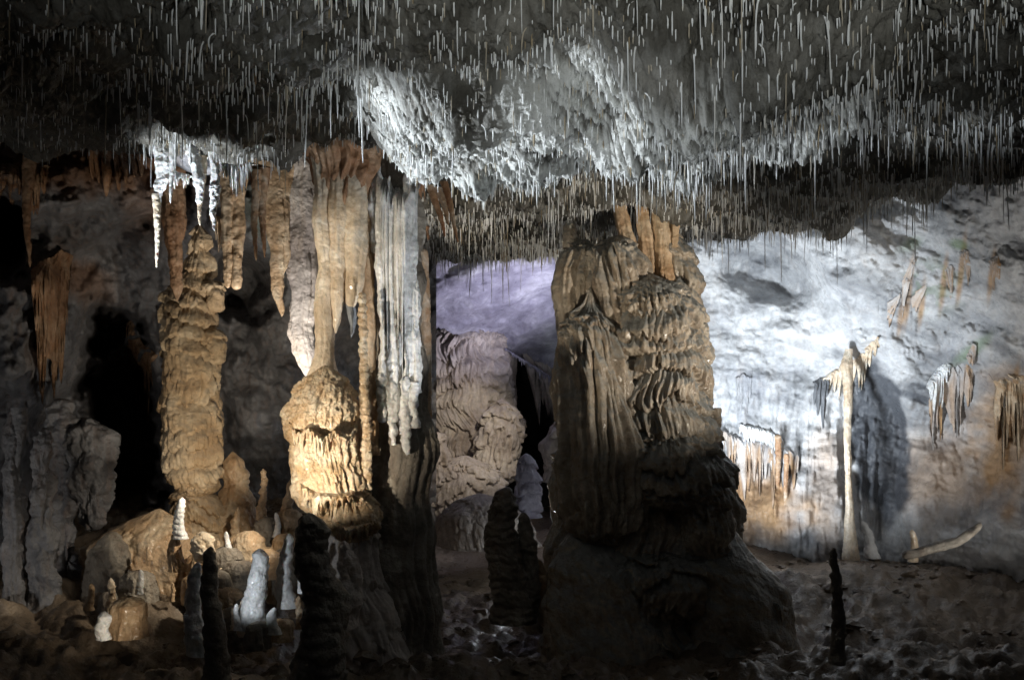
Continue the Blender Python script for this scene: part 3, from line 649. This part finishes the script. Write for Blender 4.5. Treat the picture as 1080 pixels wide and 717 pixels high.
# bright white cluster, one fused curtain and the pieces hung beside it
t = thing('stalactite', W(172, 130, 6.9), 'bright white twisted stalactite with a long yellowish tip, leftmost of the white cluster', 'stalactite')
put('body', lobe([(122, 170, 15), (140, 172, 13), (160, 172, 9), (185, 170, 7), (210, 168, 5), (222, 167, 4)], 6.9, ky=.5, flute=(.02, 14, .6), lump=(.03, 7), seed=80, top=False, res=.006, bot=True), M['white'], t)
put('tip', spike(165, 205, 282, 3.6, 6.9, seed=5, res=.005, curve=1.0), M['cream'], t)
stalactite(181, 128, 215, 4, 6.88, 'white', 'thin white stalactite close beside the leftmost twisted one', 6)
t = thing('stalactite', W(205, 150, 6.9), 'white claw-shaped stalactite with two prongs in the middle of the white cluster', 'stalactite')
put('body', lobe([(138, 196, 6), (152, 200, 7), (165, 206, 8), (190, 210, 6), (215, 209, 3)], 6.9, ky=.7, flute=(.015, 14, .6), lump=(.02, 8), seed=81, top=True, res=.006, bot=True), M['white'], t)
put('prong', spike(212, 165, 238, 4.5, 6.92, seed=7, res=.005), M['cream'], t)
t = thing('stalactite', W(226, 150, 6.9), 'long white knobbly stalactite at the right of the white cluster', 'stalactite')
put('body', lobe([(130, 222, 9), (150, 224, 7), (172, 227, 5), (200, 226, 4.5)], 6.9, ky=.7, flute=(.01, 14, .6), lump=(.02, 8), seed=82, top=False, res=.006), M['white'], t)
put('tip', spike(226, 196, 244, 5.0, 6.9, seed=8, res=.005, knob=.01), M['white'], t)
drape([(162, 134, 6.93), (176, 130, 6.9), (192, 136, 6.93), (214, 148, 6.95)], 46, 'white', 'wrinkled white curtain joining the roots of the white stalactite cluster', 11, teeth=7, thick=4, fold=.05, lmin=.55)
drape([(176, 176, 6.95), (188, 180, 6.95), (200, 184, 6.95)], 30, 'white', 'small white icicle fringe low in the white cluster, left of its claw', 12, teeth=6, thick=3, fold=.02)
drape([(234, 170, 6.95), (248, 172, 6.95), (266, 170, 6.95)], 42, 'white', 'row of thin white icicles at the right end of the white cluster', 13, teeth=8, thick=2.4, fold=.02)
put_o = lobe([(100, 205, 70), (120, 208, 62), (140, 212, 52), (165, 216, 40), (185, 216, 24)], 7.35, ky=.55, flute=(.05, 6, .6), lump=(.06, 2.5), seed=83, top=False, bot=True)
tag(put('hanging_rock', put_o, M['wall']), 'grey hanging rock boss that carries the white stalactite cluster', 'rock')

stalactite(270, 180, 275, 5, 7.6, 'rust', 'left prong of the pair of rusty stalactites beside the slender column', 14, res=.006)
stalactite(278, 178, 272, 5, 7.62, 'rust', 'right prong of the pair of rusty stalactites beside the slender column', 15, res=.006)
drape([(262, 176, 7.65), (274, 172, 7.65), (286, 176, 7.65)], 40, 'brown', 'brown drape over the roots of the rusty stalactite pair', 14, teeth=5, thick=6, fold=.02)
tag(put('stalactite', lobe([(150, 180, 14), (200, 182, 13), (250, 184, 9), (300, 186, 5), (318, 187, 2)], 8.7, flute=(.03, 8, .5), lump=(.03, 4), seed=84, top=False, bot=True), M['brown']), 'wide dark brown stalactite hanging behind the white cluster', 'stalactite')
t = thing('stalactite', W(246, 235, 8.6), 'blunt tan double stalactite hanging right of the banded stalagmite', 'stalactite')
put('prong', lobe([(150, 238, 12), (200, 241, 8), (250, 241, 6), (295, 240, 5), (304, 240, 4)], 8.6, flute=(.02, 9, .4), lump=(.02, 5), seed=85, top=False, bot=True), M['tan'], t)
put('prong', lobe([(150, 256, 12), (200, 251, 8), (250, 250, 6), (298, 249, 5), (306, 249, 4)], 8.62, flute=(.02, 9, .4), lump=(.02, 5), seed=86, top=False, bot=True), M['tan'], t)
drape([(222, 225, 8.6), (232, 228, 8.6), (240, 230, 8.6)], 40, 'tan', 'thin tan fringe between the banded stalagmite and the blunt double stalactite', 15, teeth=4, thick=3)
t = thing('drapery', W(305, 235, 8.8), 'broad mottled tan and white drapery hanging left of the slender column', 'drapery')
put('left_fold', lobe([(150, 288, 24), (200, 290, 18), (245, 292, 14), (280, 292, 9), (310, 294, 6), (334, 297, 2)], 8.8, ky=.5, flute=(.05, 8, .35), lump=(.03, 4), seed=87, top=False, bot=True), M['tan'], t)
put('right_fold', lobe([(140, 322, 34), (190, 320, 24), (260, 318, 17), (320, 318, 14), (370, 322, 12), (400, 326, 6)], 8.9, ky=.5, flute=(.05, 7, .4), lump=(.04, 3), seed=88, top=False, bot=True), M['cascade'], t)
drape([(396, 214, 8.3), (440, 236, 8.6), (452, 236, 8.6)], 60, 'brown', 'dark drape hanging behind the white shafts of the slender column', 16, teeth=7, thick=5)
stalactite(462, 196, 250, 4, 8.2, 'rust', 'slanting orange stalactite, left one of three behind the slender column', 17, lean=14, res=.006)
stalactite(468, 198, 238, 4, 8.1, 'rust', 'slanting orange stalactite, middle one of three behind the slender column', 18, lean=12, res=.006)
stalactite(476, 192, 256, 3.4, 8.3, 'rust', 'slanting orange stalactite, right one of three behind the slender column', 19, lean=16, res=.006)
stalactite(1035, -12, 42, 8, 5.6, 'cream', 'thick cream stalactite hanging alone at the top of the ceiling, far right', 20, res=.006)
stalactite(904, 20, 42, 4, 5.9, 'amber', 'short amber stalactite hanging among the straws at the upper right', 21, res=.006)
stalactite(922, 28, 78, 3.6, 6.0, 'cream', 'longer cream stalactite next to the short amber one at the upper right', 22, res=.006)
stalactite(978, 2, 45, 4, 5.7, 'cream', 'slim cream stalactite between the amber one and the lone thick one', 23, res=.006)
for i, (px, a_, b_) in enumerate(((612, 90, 122), (628, 72, 112), (604, 76, 106), (640, 86, 118))):
    stalactite(px, a_, b_, 4, 6.7, 'cream', ['curved cream stalactite in the small clump over the big column, lowest one', 'cream stalactite in the small clump over the big column, tallest one', 'cream stalactite in the small clump over the big column, leftmost one', 'cream stalactite in the small clump over the big column, rightmost one'][i], 24 + i, res=.006, lean=-4)
for i, (px, a_, b_, w) in enumerate(((286, 5, 80, 3), (294, 0, 62, 2.5), (270, 20, 90, 2.5), (262, 8, 60, 2.2))):
    stalactite(px, a_, b_, w, 5.4, 'tan', ['longest of the tan stalactites in the cluster above the white one', 'tan stalactite beside the longest one in its ceiling cluster', 'lowest-hanging left tan stalactite of its ceiling cluster', 'short tan stalactite at the left of its ceiling cluster'][i], 30 + i, res=.005)

# left wall pieces
stalactite(30, 165, 282, 6, 8.6, 'brown', 'long thin brown stalactite near the left edge', 40, res=.008)
_wd = []   # draperies on the left wall are made once the helper below exists
_wd.append(([(50, 280), (62, 270), (72, 266), (84, 272)], 185, 'brown', 'tall dark rust drapery on the left wall beside the black cavity', 41, dict(teeth=6, thick=6, lmin=.6, off=.25)))
_wd.append(([(95, 160), (120, 156), (160, 160)], 60, 'brown', 'brown drapery under the ceiling edge left of the white cluster', 42, dict(teeth=8, thick=6, off=.1)))
_wd.append(([(140, 335), (150, 360), (166, 374)], 130, 'brown', 'dark brown drapery in the shadow left of the banded stalagmite', 43, dict(teeth=6, thick=6, off=.1)))
_wd.append(([(0, 176), (14, 172), (40, 170), (56, 176)], 70, 'brown', 'dim brown drapery under the ceiling edge at the far left', 45, dict(teeth=9, thick=5, off=.1)))
stalactite(20, 430, 500, 7, 8.2, 'wall', 'grey stalactite low at the left edge', 44)
t = thing('cave_column', W(30, 640, 8.2), 'ragged grey column with pitted sides standing at the far left edge', 'cave column')
put('shaft', lobe([(430, 14, 8), (520, 14, 9), (600, 14, 10), (660, 14, 14)], 8.2, flute=(.04, 7, .6), lump=(.05, 4), seed=90), M['wall'], t)
put('shaft', lobe([(450, 45, 10), (530, 42, 12), (600, 46, 12), (660, 46, 18)], 8.3, flute=(.04, 7, .6), lump=(.08, 4), seed=91), M['wall'], t)
for i, (cx, r) in enumerate(((88, [(440, 88, 20), (480, 92, 26), (520, 95, 20), (560, 96, 10)]), (62, [(420, 62, 10), (450, 62, 16), (520, 68, 12), (620, 70, 14)]))):
    tag(put('boulder' if i == 0 else 'stalagmite', lobe(r, 9.0, lump=(.12, 3.5), flute=(.05, 7, 1), seed=92 + i, bot=i == 0), M['wall']), ['pitted grey rock knob jutting from the left wall over the black cavity', 'lumpy grey stalagmite standing against the left wall'][i], ['rock', 'stalagmite'][i])

# ------------------------------------------------------------------ stalagmites and boulders
def mite(px, a_, b_, w, D, mat, label, seed, group=None, **k):
    return tag(put('stalagmite', spike(px, a_, b_, w, D, seed=seed, up=True, **k), M[mat]), label, 'stalagmite', group)
def dome_rows(cx, cy, rr, k=1.25, below=1.6):
    q = [((cy - rr) + rr * (1 - math.cos(a_)), cx, max(.5, rr * k * math.sin(a_))) for a_ in np.linspace(.12, math.pi / 2, 9)]
    return q + [(cy + rr * below, cx, rr * k * 1.12)]
def boulder(rows, D, mat, label, seed, ky=.8, lump=(.08, 3), **k):
    return tag(put('boulder', lobe(rows, D, ky=ky, lump=lump, seed=seed, **k), M[mat]), label, 'boulder')

boulder([(536, 165, 14), (546, 165, 40), (575, 158, 56), (605, 158, 62), (640, 165, 60), (668, 168, 55)], 8.9, 'tan', 'large rounded pale boulder under the banded stalagmite', 100, lump=(.09, 2.0), flute=(.04, 7, 1), rough=.010)
boulder([(560, 118, 12), (590, 116, 22), (640, 118, 26), (670, 118, 26)], 8.5, 'grey', 'brown boulder at the left foot of the large pale one', 101)
mite(190, 524, 568, 6.5, 8.0, 'white', 'bright white ringed stalagmite stub standing before the banded stalagmite', 102, beads=(.008, 60), res=.006)
mite(186, 560, 602, 9, 8.05, 'tan', 'stout tan stalagmite under the bright ringed stub', 103, flutes=.02, res=.006)
mite(157, 576, 590, 3, 8.3, 'tan', 'tiny tan stalagmite on the large pale boulder', 104, res=.006)
boulder([(560, 214, 6), (566, 215, 11), (580, 216, 12), (594, 216, 8)], 8.0, 'cream', 'small pale round boulder right of the ringed stub', 105, bot=True, res=.006, lump=(.04, 7))
boulder([(476, 244, 6), (484, 246, 11), (498, 247, 15), (508, 248, 12), (524, 248, 17), (545, 250, 24), (585, 252, 34)], 9.6, 'tan', 'knobby tan boulder right of the foot of the banded stalagmite', 106, lump=(.05, 5), flute=(.02, 12, 1.2))
mite(277, 494, 548, 5, 9.2, 'tan', 'small jointed tan stalagmite between the knobby boulder and the amber bulb', 107, knob=.02, res=.006)
mite(305, 505, 552, 7, 9.2, 'tan', 'stubby tan stalagmite just left of the amber bulb', 108, knob=.01, res=.006)
for i, (cx, cy, r, D_) in enumerate(((236, 590, 14, 8.2), (262, 572, 13, 8.6), (284, 556, 11, 9), (300, 572, 10, 8.7), (254, 606, 16, 7.9), (282, 590, 12, 8.2), (228, 614, 14, 7.7), (304, 548, 12, 9.1))):
    boulder(dome_rows(cx, cy, r), D_, 'tan' if i % 2 else 'grey',
        ['rounded grey boulder in the rubble, second from the white stalagmite', 'tan boulder in the rubble slope, upper middle', 'grey boulder high on the rubble slope under the jointed stalagmite', 'small tan boulder left of the dark foreground stalagmite', 'grey boulder just above left of the white glowing stalagmite', 'tan boulder directly behind the white glowing stalagmite', 'grey boulder at the left end of the rubble slope', 'tan boulder at the foot of the amber bulb'][i], 110 + i, lump=(.022, 5), flute=(.02, 12, 1.5), rough=.006, res=.008, top=False)
for i in range(46):
    px_ = rng.uniform(112, 318); t_ = rng.uniform(); D_ = 9.4 - 2.6 * t_; cy_ = 556 + 112 * t_ + rng.uniform(-8, 8); rr_ = rng.uniform(6, 15)
    if rng.uniform() < .6:
        o_ = put('mound', lobe(dome_rows(px_, cy_, rr_, 1.5, 2.2), D_, lump=(.022, 5), flute=(.02, 12, 1.5), seed=200 + i, res=.008, top=False, rough=.006), M['tan' if i % 3 else 'grey'])
        tag(o_, 'rounded mound among the many on the rubble slope at the lower left', 'mound', 'rounded mounds on the lower left slope')
    else:
        o_ = put('stalagmite', spike(px_, cy_ - rr_ * 1.6, cy_ + rr_ * 1.4, rr_ * .38, D_, seed=200 + i, up=True, knob=.012, res=.008), M['tan' if i % 3 else 'cream'])
        tag(o_, 'little pale stalagmite among the mounds on the lower left slope', 'stalagmite', 'little stalagmites on the lower left slope')
mite(270, 578, 662, 14, 6.9, 'white', 'bright white glowing stalagmite in the rubble left of the dark foreground one', 120, lean=-2, res=.006, knob=.01)
mite(302, 562, 640, 10, 7.2, 'white', 'tall pale white stalagmite half hidden by the broad dark foreground one', 121, res=.007)
mite(207, 592, 690, 12, 6.6, 'white', 'white-sided crooked stalagmite beside a dark post, lower left', 122, res=.007, knob=.008)
for i, (px_, a_, b_, w_, D_) in enumerate(((288, 640, 668, 7, 6.8), (250, 636, 664, 4, 6.8), (240, 560, 588, 4, 8.2), (292, 540, 566, 4, 8.8), (148, 600, 626, 4, 7.6), (320, 585, 625, 5, 7.0))):
    mite(px_, a_, b_, w_, D_, 'white', 'short white stalagmite, one of several dotted around the bright glowing one', 260 + i, 'short white stalagmites on the lower left slope', res=.006)
mite(225, 576, 730, 14, 6.1, 'grey', 'black post-like stalagmite before the pale boulder, lower left', 123, res=.008)
mite(334, 540, 735, 30, 6.0, 'grey', 'broad black silhouetted stalagmite before the amber bulb', 124, knob=.03)
mite(366, 570, 660, 16, 6.9, 'cascade', 'dim lilac stalagmite right behind the broad black one', 125, knob=.02)
mite(95, 615, 643, 5, 7.4, 'tan', 'small warm-lit tan stalagmite at the lower left', 126, res=.006)
tag(put('stalagmite', lobe([(644, 110, 5), (648, 110, 7), (656, 110, 8), (664, 109, 7), (674, 109, 8)], 7.0, lump=(.02, 10), seed=127, res=.005), M['white']), 'squat glowing white stalagmite stub at the lower left', 'stalagmite')
mite(882, 577, 700, 8, 6.6, 'grey', 'thin dark stalagmite standing alone on the right-hand floor', 130, res=.007, knob=.008)
mite(963, 558, 592, 5, 10.4, 'cream', 'small cream stalagmite on the floor before the ochre wall', 131, res=.007)
mite(916, 549, 588, 7, 11.0, 'pale', 'leaning pale stalagmite below the dark niche', 132, lean=14, res=.008)
mite(497, 550, 572, 4, 13, 'white', 'tiny white stalagmite behind the twin dark spires, left one', 133)
mite(519, 540, 575, 4.5, 13.4, 'white', 'tiny white stalagmite touching the dark spires from behind', 134)
t = thing('stalagmite', W(538, 650, 9.4), 'dark craggy stalagmite with three spires between the two big columns', 'stalagmite')
put('spire', spike(535, 513, 655, 24, 9.4, seed=135, up=True, knob=.04), M['grey'], t)
put('spire', spike(523, 532, 600, 9, 9.35, seed=136, up=True, knob=.02), M['grey'], t)
put('spire', spike(556, 540, 650, 13, 9.45, seed=137, up=True, knob=.02), M['grey'], t)
mite(568, 588, 640, 9, 9.6, 'tan', 'smooth tan stalagmite right of the three-spired dark one', 138, res=.008)
t = thing('fallen_stalagmite', W(985, 590, 9.8), 'broken grey stalagmite lying tilted on the right-hand floor', 'fallen stalagmite')
rows = [(553, 1034, 4), (562, 1024, 5), (572, 1010, 5), (580, 992, 5), (586, 978, 5)]
V_ = []
path = np.array([W(q[0], q[1], 9.8) for q in ((1036, 552), (1022, 563), (1008, 572), (990, 576), (968, 583), (950, 586))])
tt = np.linspace(0, 1, 60); pp = np.stack([np.interp(tt * 5, range(6), path[:, i]) for i in range(3)], 1); pp = blur(pp, 5, 0)
aa = np.linspace(0, 2 * math.pi, 20, endpoint=False)
rr = (.055 * np.sqrt(np.clip(1 - (2 * tt - 1) ** 8, 0, 1)))[:, None] * (1 + .3 * perlin(tt[:, None] * 9, np.cos(aa)[None] * 2, np.sin(aa)[None] * 2)) + .001
G = np.stack([pp[:, 0:1] + 0 * rr, pp[:, 1:2] + rr * np.cos(aa), pp[:, 2:3] + rr * np.sin(aa)], -1)
put('broken_shaft', G, M['grey'], t)

# ------------------------------------------------------------------ formations on the right wall
RWB = (RW[0], RW[1], blur(blur(RW[2], 4, 0), 4, 1))
def wdrape(pp, ln, mat, label, seed, group=None, off=.03, tab=None, **k):
    P = curtain([(x_, y_, onwall(x_, y_, .1, tab)) for x_, y_ in pp], ln, 0, seed=seed, conform=tab or RWB, out=off, **k)
    A = np.zeros(P.shape); h = P.shape[1] // 2; vv = np.linspace(0, 1, h); vv = np.r_[vv, vv[::-1]][None]
    uu = np.arange(P.shape[0])[:, None] / 6.
    if mat == 'rust' and tab is None: A[..., 0] = np.clip(.95 * ss(-.05, .45, vv + .35 * perlin(uu + seed, vv * 2, 0 * vv)) * (.55 + .8 * perlin(uu * .6 + seed, 0 * vv, .3 + 0 * vv)), 0, .9); mat = 'pale'
    if mat == 'slate': A[..., 1] = .8; mat = 'pale'
    return tag(put('drapery', Geo().add(P, attr=A), M[mat]), label, 'drapery', group)
for q_ in _wd: wdrape(*q_[:5], tab=LWB, **q_[5])
D_ = min(onwall(893, y_, .06) for y_ in range(400, 545, 10))
tag(put('thin_column', lobe([(368, 895, 3), (385, 893, 7), (400, 894, 5), (440, 894, 3.8), (500, 894, 3.2), (528, 896, 3.8), (552, 896, 5.5), (600, 898, 10)], D_, lump=(.01, 5), flute=(.01, 12, .4), seed=140, top=False), M['cream']), 'thin straight cream column left of the tall dark niche', 'cave column')
wdrape([(866, 400), (876, 392), (886, 386), (896, 382), (906, 374), (916, 364), (926, 354)], 46, 'cream', 'cream drapery around the head of the thin straight column', 141, teeth=14, thick=3, off=.03)
wdrape([(858, 402), (866, 396), (872, 398)], 60, 'slate', 'dark slate drapery in the white wall left of the thin column', 142, teeth=3, thick=4, lmin=.4)
wdrape([(762, 452), (775, 458), (790, 462), (802, 462), (815, 468), (828, 470), (840, 478)], 88, 'rust', 'rust and white icicle drapery low on the bright wall beside the big column', 143, teeth=15, thick=5)
wdrape([(780, 446), (795, 448), (810, 452), (826, 462)], 66, 'white', 'white icicle fringe over the rust drapery beside the big column', 144, teeth=13, thick=3, off=.045)
stalactite(820, 458, 548, 2.8, onwall(820, 500, .1), 'rust', 'reddish knobbly stalactite low on the bright wall', 145, knob=.01, rtop=True)
stalactite(829, 478, 552, 2.2, onwall(829, 510, .1), 'rust', 'thinner reddish stalactite beside the knobbly one on the bright wall', 146, rtop=True)
wdrape([(776, 396), (784, 390), (792, 396)], 60, 'pale', 'pale ribbon drapery on the brightest part of the wall', 147, teeth=3, thick=3, lmin=.5)
wdrape([(980, 414), (986, 400), (994, 390), (1004, 384), (1014, 380), (1022, 368), (1028, 358)], 96, 'rust', 'rust and cream drapery hanging right of the tall dark niche', 148, teeth=11, thick=3, lmin=.35)
wdrape([(978, 408), (983, 396), (990, 388), (1000, 382)], 46, 'white', 'white drapery lip over the rust one right of the dark niche', 149, teeth=7, thick=4, off=.07)
wdrape([(1050, 400), (1058, 394), (1066, 392), (1080, 394)], 112, 'tan', 'ochre drapery at the right edge of the picture', 150, teeth=9, thick=4, lmin=.3)
for i, (px, a_, b_) in enumerate(((966, 272, 345), (950, 308, 352), (976, 300, 348), (998, 280, 330), (1016, 262, 318), (1047, 270, 318))):
    wdrape([(px - 2.5, a_ + 2), (px, a_), (px + 3, a_ - 2)], b_ - a_, 'rust',
        ['slanting rust ribbon high on the right wall, longest of its row', 'short rust ribbon at the left end of the high row', 'thin orange ribbon third in the high row', 'orange ribbon in the middle of the high row', 'orange ribbon under the green moss patch', 'dark rust ribbon at the right end of the high row'][i], 151 + i, 'rust ribbons high on the right wall', teeth=3, thick=1.5, lmin=.45, sway=-.16 if i < 3 else .05, off=.01)

# ------------------------------------------------------------------ far formations between the columns
t = thing('flowstone_cascade', W(500, 530, 14.2), 'pale flowstone cascade of fringed tiers far back between the two big columns', 'flowstone')
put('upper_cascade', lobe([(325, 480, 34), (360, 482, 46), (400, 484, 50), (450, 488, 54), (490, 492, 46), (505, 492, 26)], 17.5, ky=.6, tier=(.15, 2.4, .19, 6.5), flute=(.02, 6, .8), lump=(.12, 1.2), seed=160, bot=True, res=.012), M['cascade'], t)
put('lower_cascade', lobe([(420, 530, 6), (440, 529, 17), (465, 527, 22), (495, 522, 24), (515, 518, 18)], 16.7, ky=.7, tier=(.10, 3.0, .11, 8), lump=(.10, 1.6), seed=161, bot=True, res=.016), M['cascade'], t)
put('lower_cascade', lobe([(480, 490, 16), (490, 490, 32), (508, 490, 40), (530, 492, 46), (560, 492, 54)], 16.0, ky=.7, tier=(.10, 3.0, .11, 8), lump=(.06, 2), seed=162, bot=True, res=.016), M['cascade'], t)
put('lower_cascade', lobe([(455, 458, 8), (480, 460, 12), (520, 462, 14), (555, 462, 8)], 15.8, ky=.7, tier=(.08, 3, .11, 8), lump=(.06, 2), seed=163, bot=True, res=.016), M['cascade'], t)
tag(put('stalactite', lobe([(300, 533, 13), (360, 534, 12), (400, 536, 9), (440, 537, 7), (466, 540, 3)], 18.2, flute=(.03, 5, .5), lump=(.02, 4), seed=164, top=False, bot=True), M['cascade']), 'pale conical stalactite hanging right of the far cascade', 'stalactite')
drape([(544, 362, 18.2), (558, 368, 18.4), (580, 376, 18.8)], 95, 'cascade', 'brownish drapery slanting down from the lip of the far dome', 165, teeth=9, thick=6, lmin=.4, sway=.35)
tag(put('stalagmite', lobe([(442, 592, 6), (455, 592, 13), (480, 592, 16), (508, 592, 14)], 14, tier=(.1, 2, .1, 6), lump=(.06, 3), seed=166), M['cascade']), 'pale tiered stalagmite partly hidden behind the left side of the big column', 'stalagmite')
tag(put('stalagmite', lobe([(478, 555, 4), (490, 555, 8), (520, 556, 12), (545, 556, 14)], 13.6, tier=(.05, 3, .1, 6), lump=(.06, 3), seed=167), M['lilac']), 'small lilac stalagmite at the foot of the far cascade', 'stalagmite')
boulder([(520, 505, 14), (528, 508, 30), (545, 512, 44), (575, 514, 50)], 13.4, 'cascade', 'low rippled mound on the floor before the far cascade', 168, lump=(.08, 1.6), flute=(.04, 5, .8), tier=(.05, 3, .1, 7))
drape([(532, 366, 17.3), (545, 374, 17.5), (565, 386, 17.8), (600, 410, 18.2)], 14, 'lilac', 'row of tiny pale icicles along the lip of the far dome', 169, teeth=22, thick=2)

# ------------------------------------------------------------------ floor lamp seen between the columns
lp = W(581, 607, 11.8)
t = thing('floor_lamp', lp - np.array([0, 0, .12]), 'small blue floor spotlight glowing beside the left foot of the big column', 'lamp')
def drum(c, r, h, axis=2, n=24):
    a_ = np.linspace(0, 2 * math.pi, n, endpoint=False); P = []
    for rr_, hh in ((.001, 0), (r * .92, 0), (r, h * .12), (r, h * .88), (r * .92, h), (.001, h)):
        ring = np.stack([rr_ * np.cos(a_), rr_ * np.sin(a_), np.full(n, hh)], 1)
        if axis == 1: ring = ring[:, [0, 2, 1]]
        P.append(ring + c)
    return np.array(P)
put('housing', drum(lp + np.array([0, .0, -.0]), .07, .12, 1), M['lampmetal'], t)
put('lens', drum(lp + np.array([0, -.012, 0]), .05, .01, 1), M['lens'], t)
put('stand', drum(lp + np.array([0, .05, -.30]), .02, .26), M['lampmetal'], t)

# ------------------------------------------------------------------ lights
def spot(name, loc, tgt, watt, col, ang=60, blend=.6, r=.05):
    l = bpy.data.lights.new(name, 'SPOT'); l.energy = watt; l.color = col; l.spot_size = math.radians(ang); l.spot_blend = blend; l.shadow_soft_size = r
    o = bpy.data.objects.new(name, l); COL.objects.link(o); o.location = Vector(loc)
    o.rotation_euler = (Vector(tgt) - Vector(loc)).to_track_quat('-Z', 'Y').to_euler(); return o
def point(name, loc, watt, col, r=.1):
    l = bpy.data.lights.new(name, 'POINT'); l.energy = watt; l.color = col; l.shadow_soft_size = r
    o = bpy.data.objects.new(name, l); COL.objects.link(o); o.location = Vector(loc); return o
COOL = (.86, .93, 1.0); NEUT = (1.0, .97, .92); WARM = (1.0, .88, .70); LILAC = (.84, .82, 1.0)
spot('lamp_right_wall', W(742, 585, 11.05), W(822, 370, 13.5), 1500, (.84, .92, 1.0), 104, 1, .35)
spot('lamp_right_wall_far', (5.4, 7.6, .4), W(1000, 350, 11.0), 290, NEUT, 100, .9, .2)
spot('lamp_ceiling_left', (-3.5, 5.8, 2.9), (.2, 6.0, 4.75), 1000, COOL, 29, .5, .03)
spot('lamp_ceiling_back', W(566, 585, 11.2), W(560, 120, 6.7), 600, COOL, 42, .9, .05)
spot('fill_ceiling_front', (-1.2, 4.0, 2.0), (1.3, 5.6, 4.7), 170, COOL, 36, 1, .03)  # spot added to brighten the right-hand ceiling bulge
spot('lamp_far_dome', W(605, 420, 14.6), W(505, 300, 16.0), 340, LILAC, 90, .8, .05)
spot('lamp_far_cascade', W(570, 330, 13.0), W(495, 440, 15.6), 330, WARM, 50, .8, .05)
spot('lamp_bulb', W(262, 540, 5.9), W(352, 480, 7.3), 180, WARM, 52, 1, .02)
spot('lamp_left_shafts', (-4.4, 4.2, 2.6), W(352, 340, 7.4), 750, WARM, 29, .7, .03)
spot('fill_white_shafts', (.3, 6.0, 1.2), W(415, 310, 7.4), 300, (.94, .97, 1), 26, .6, .02)  # added to make the white shafts brighter
spot('fill_vault', W(292, 480, 8.0), W(305, 220, 9.2), 220, NEUT, 70, .9, .05)  # light added so the left vault does not stay dark
spot('lamp_banded', W(258, 560, 7.3), W(205, 390, 9.4), 150, WARM, 70, .7, .03)
spot('lamp_white_cluster', W(60, 480, 6.3), W(195, 190, 6.9), 900, COOL, 22, .6, .03)
spot('lamp_big_column', (4.6, 6.6, 2.3), W(676, 320, 9.0), 750, (1, .92, .80), 46, 1, .03)
spot('lamp_column_shoulder', W(430, 620, 6.3), W(602, 306, 9.3), 260, WARM, 13, 1, .03)
spot('fill_left_back', W(300, 470, 9.6), W(245, 380, 12), 40, WARM, 100, 1, .05)  # dim fill added against black gaps at the left back
spot('lamp_white_stalagmite', W(222, 635, 6.2), W(274, 612, 6.9), 12, COOL, 60, .6, .02)
spot('lamp_pale_boulder', W(320, 480, 7.6), W(185, 590, 8.4), 120, WARM, 64, .7, .05)
spot('fill_left_wall', (-5.6, 6.5, .8), (-4.6, 9.5, 3.8), 55, NEUT, 120, .9, .1)  # fill added to lift the left wall
spot('fill_behind_camera', (0, -3.0, 1.4), (.3, 0, 4.6), 1700, (.96, .99, .96), 66, .8, .15)  # unseen fill added behind the camera for ceiling and straws
spot('lamp_low_left', W(150, 700, 6.3), W(104, 645, 7.1), 22, WARM, 50, .8, .02)
point('lamp_floor', lp + np.array([-.15, .35, .1]), 8, COOL, .03)

wd = bpy.data.worlds.new('World'); SC.world = wd; wd.use_nodes = True
bg = wd.node_tree.nodes['Background']; bg.inputs[0].default_value = (.62, .66, .8, 1); bg.inputs[1].default_value = .0065

cam = bpy.data.cameras.new('Camera'); co = bpy.data.objects.new('Camera', cam); COL.objects.link(co)
co.location = (0, 0, EYE); co.rotation_euler = (math.radians(90), 0, 0)
cam.sensor_width = 36; cam.lens = 36 * F / 1080; cam.shift_y = (HY - 358.5) / 1080; cam.clip_end = 200; cam.clip_start = .05
SC.camera = co
v = SC.view_settings; v.view_transform = 'Standard'; v.look = 'None'; v.exposure = 0; v.gamma = 1
SC.cycles.use_denoising = True
SC.cycles.max_bounces = 5; SC.cycles.diffuse_bounces = 3; SC.cycles.glossy_bounces = 2; SC.cycles.sample_clamp_indirect = 4
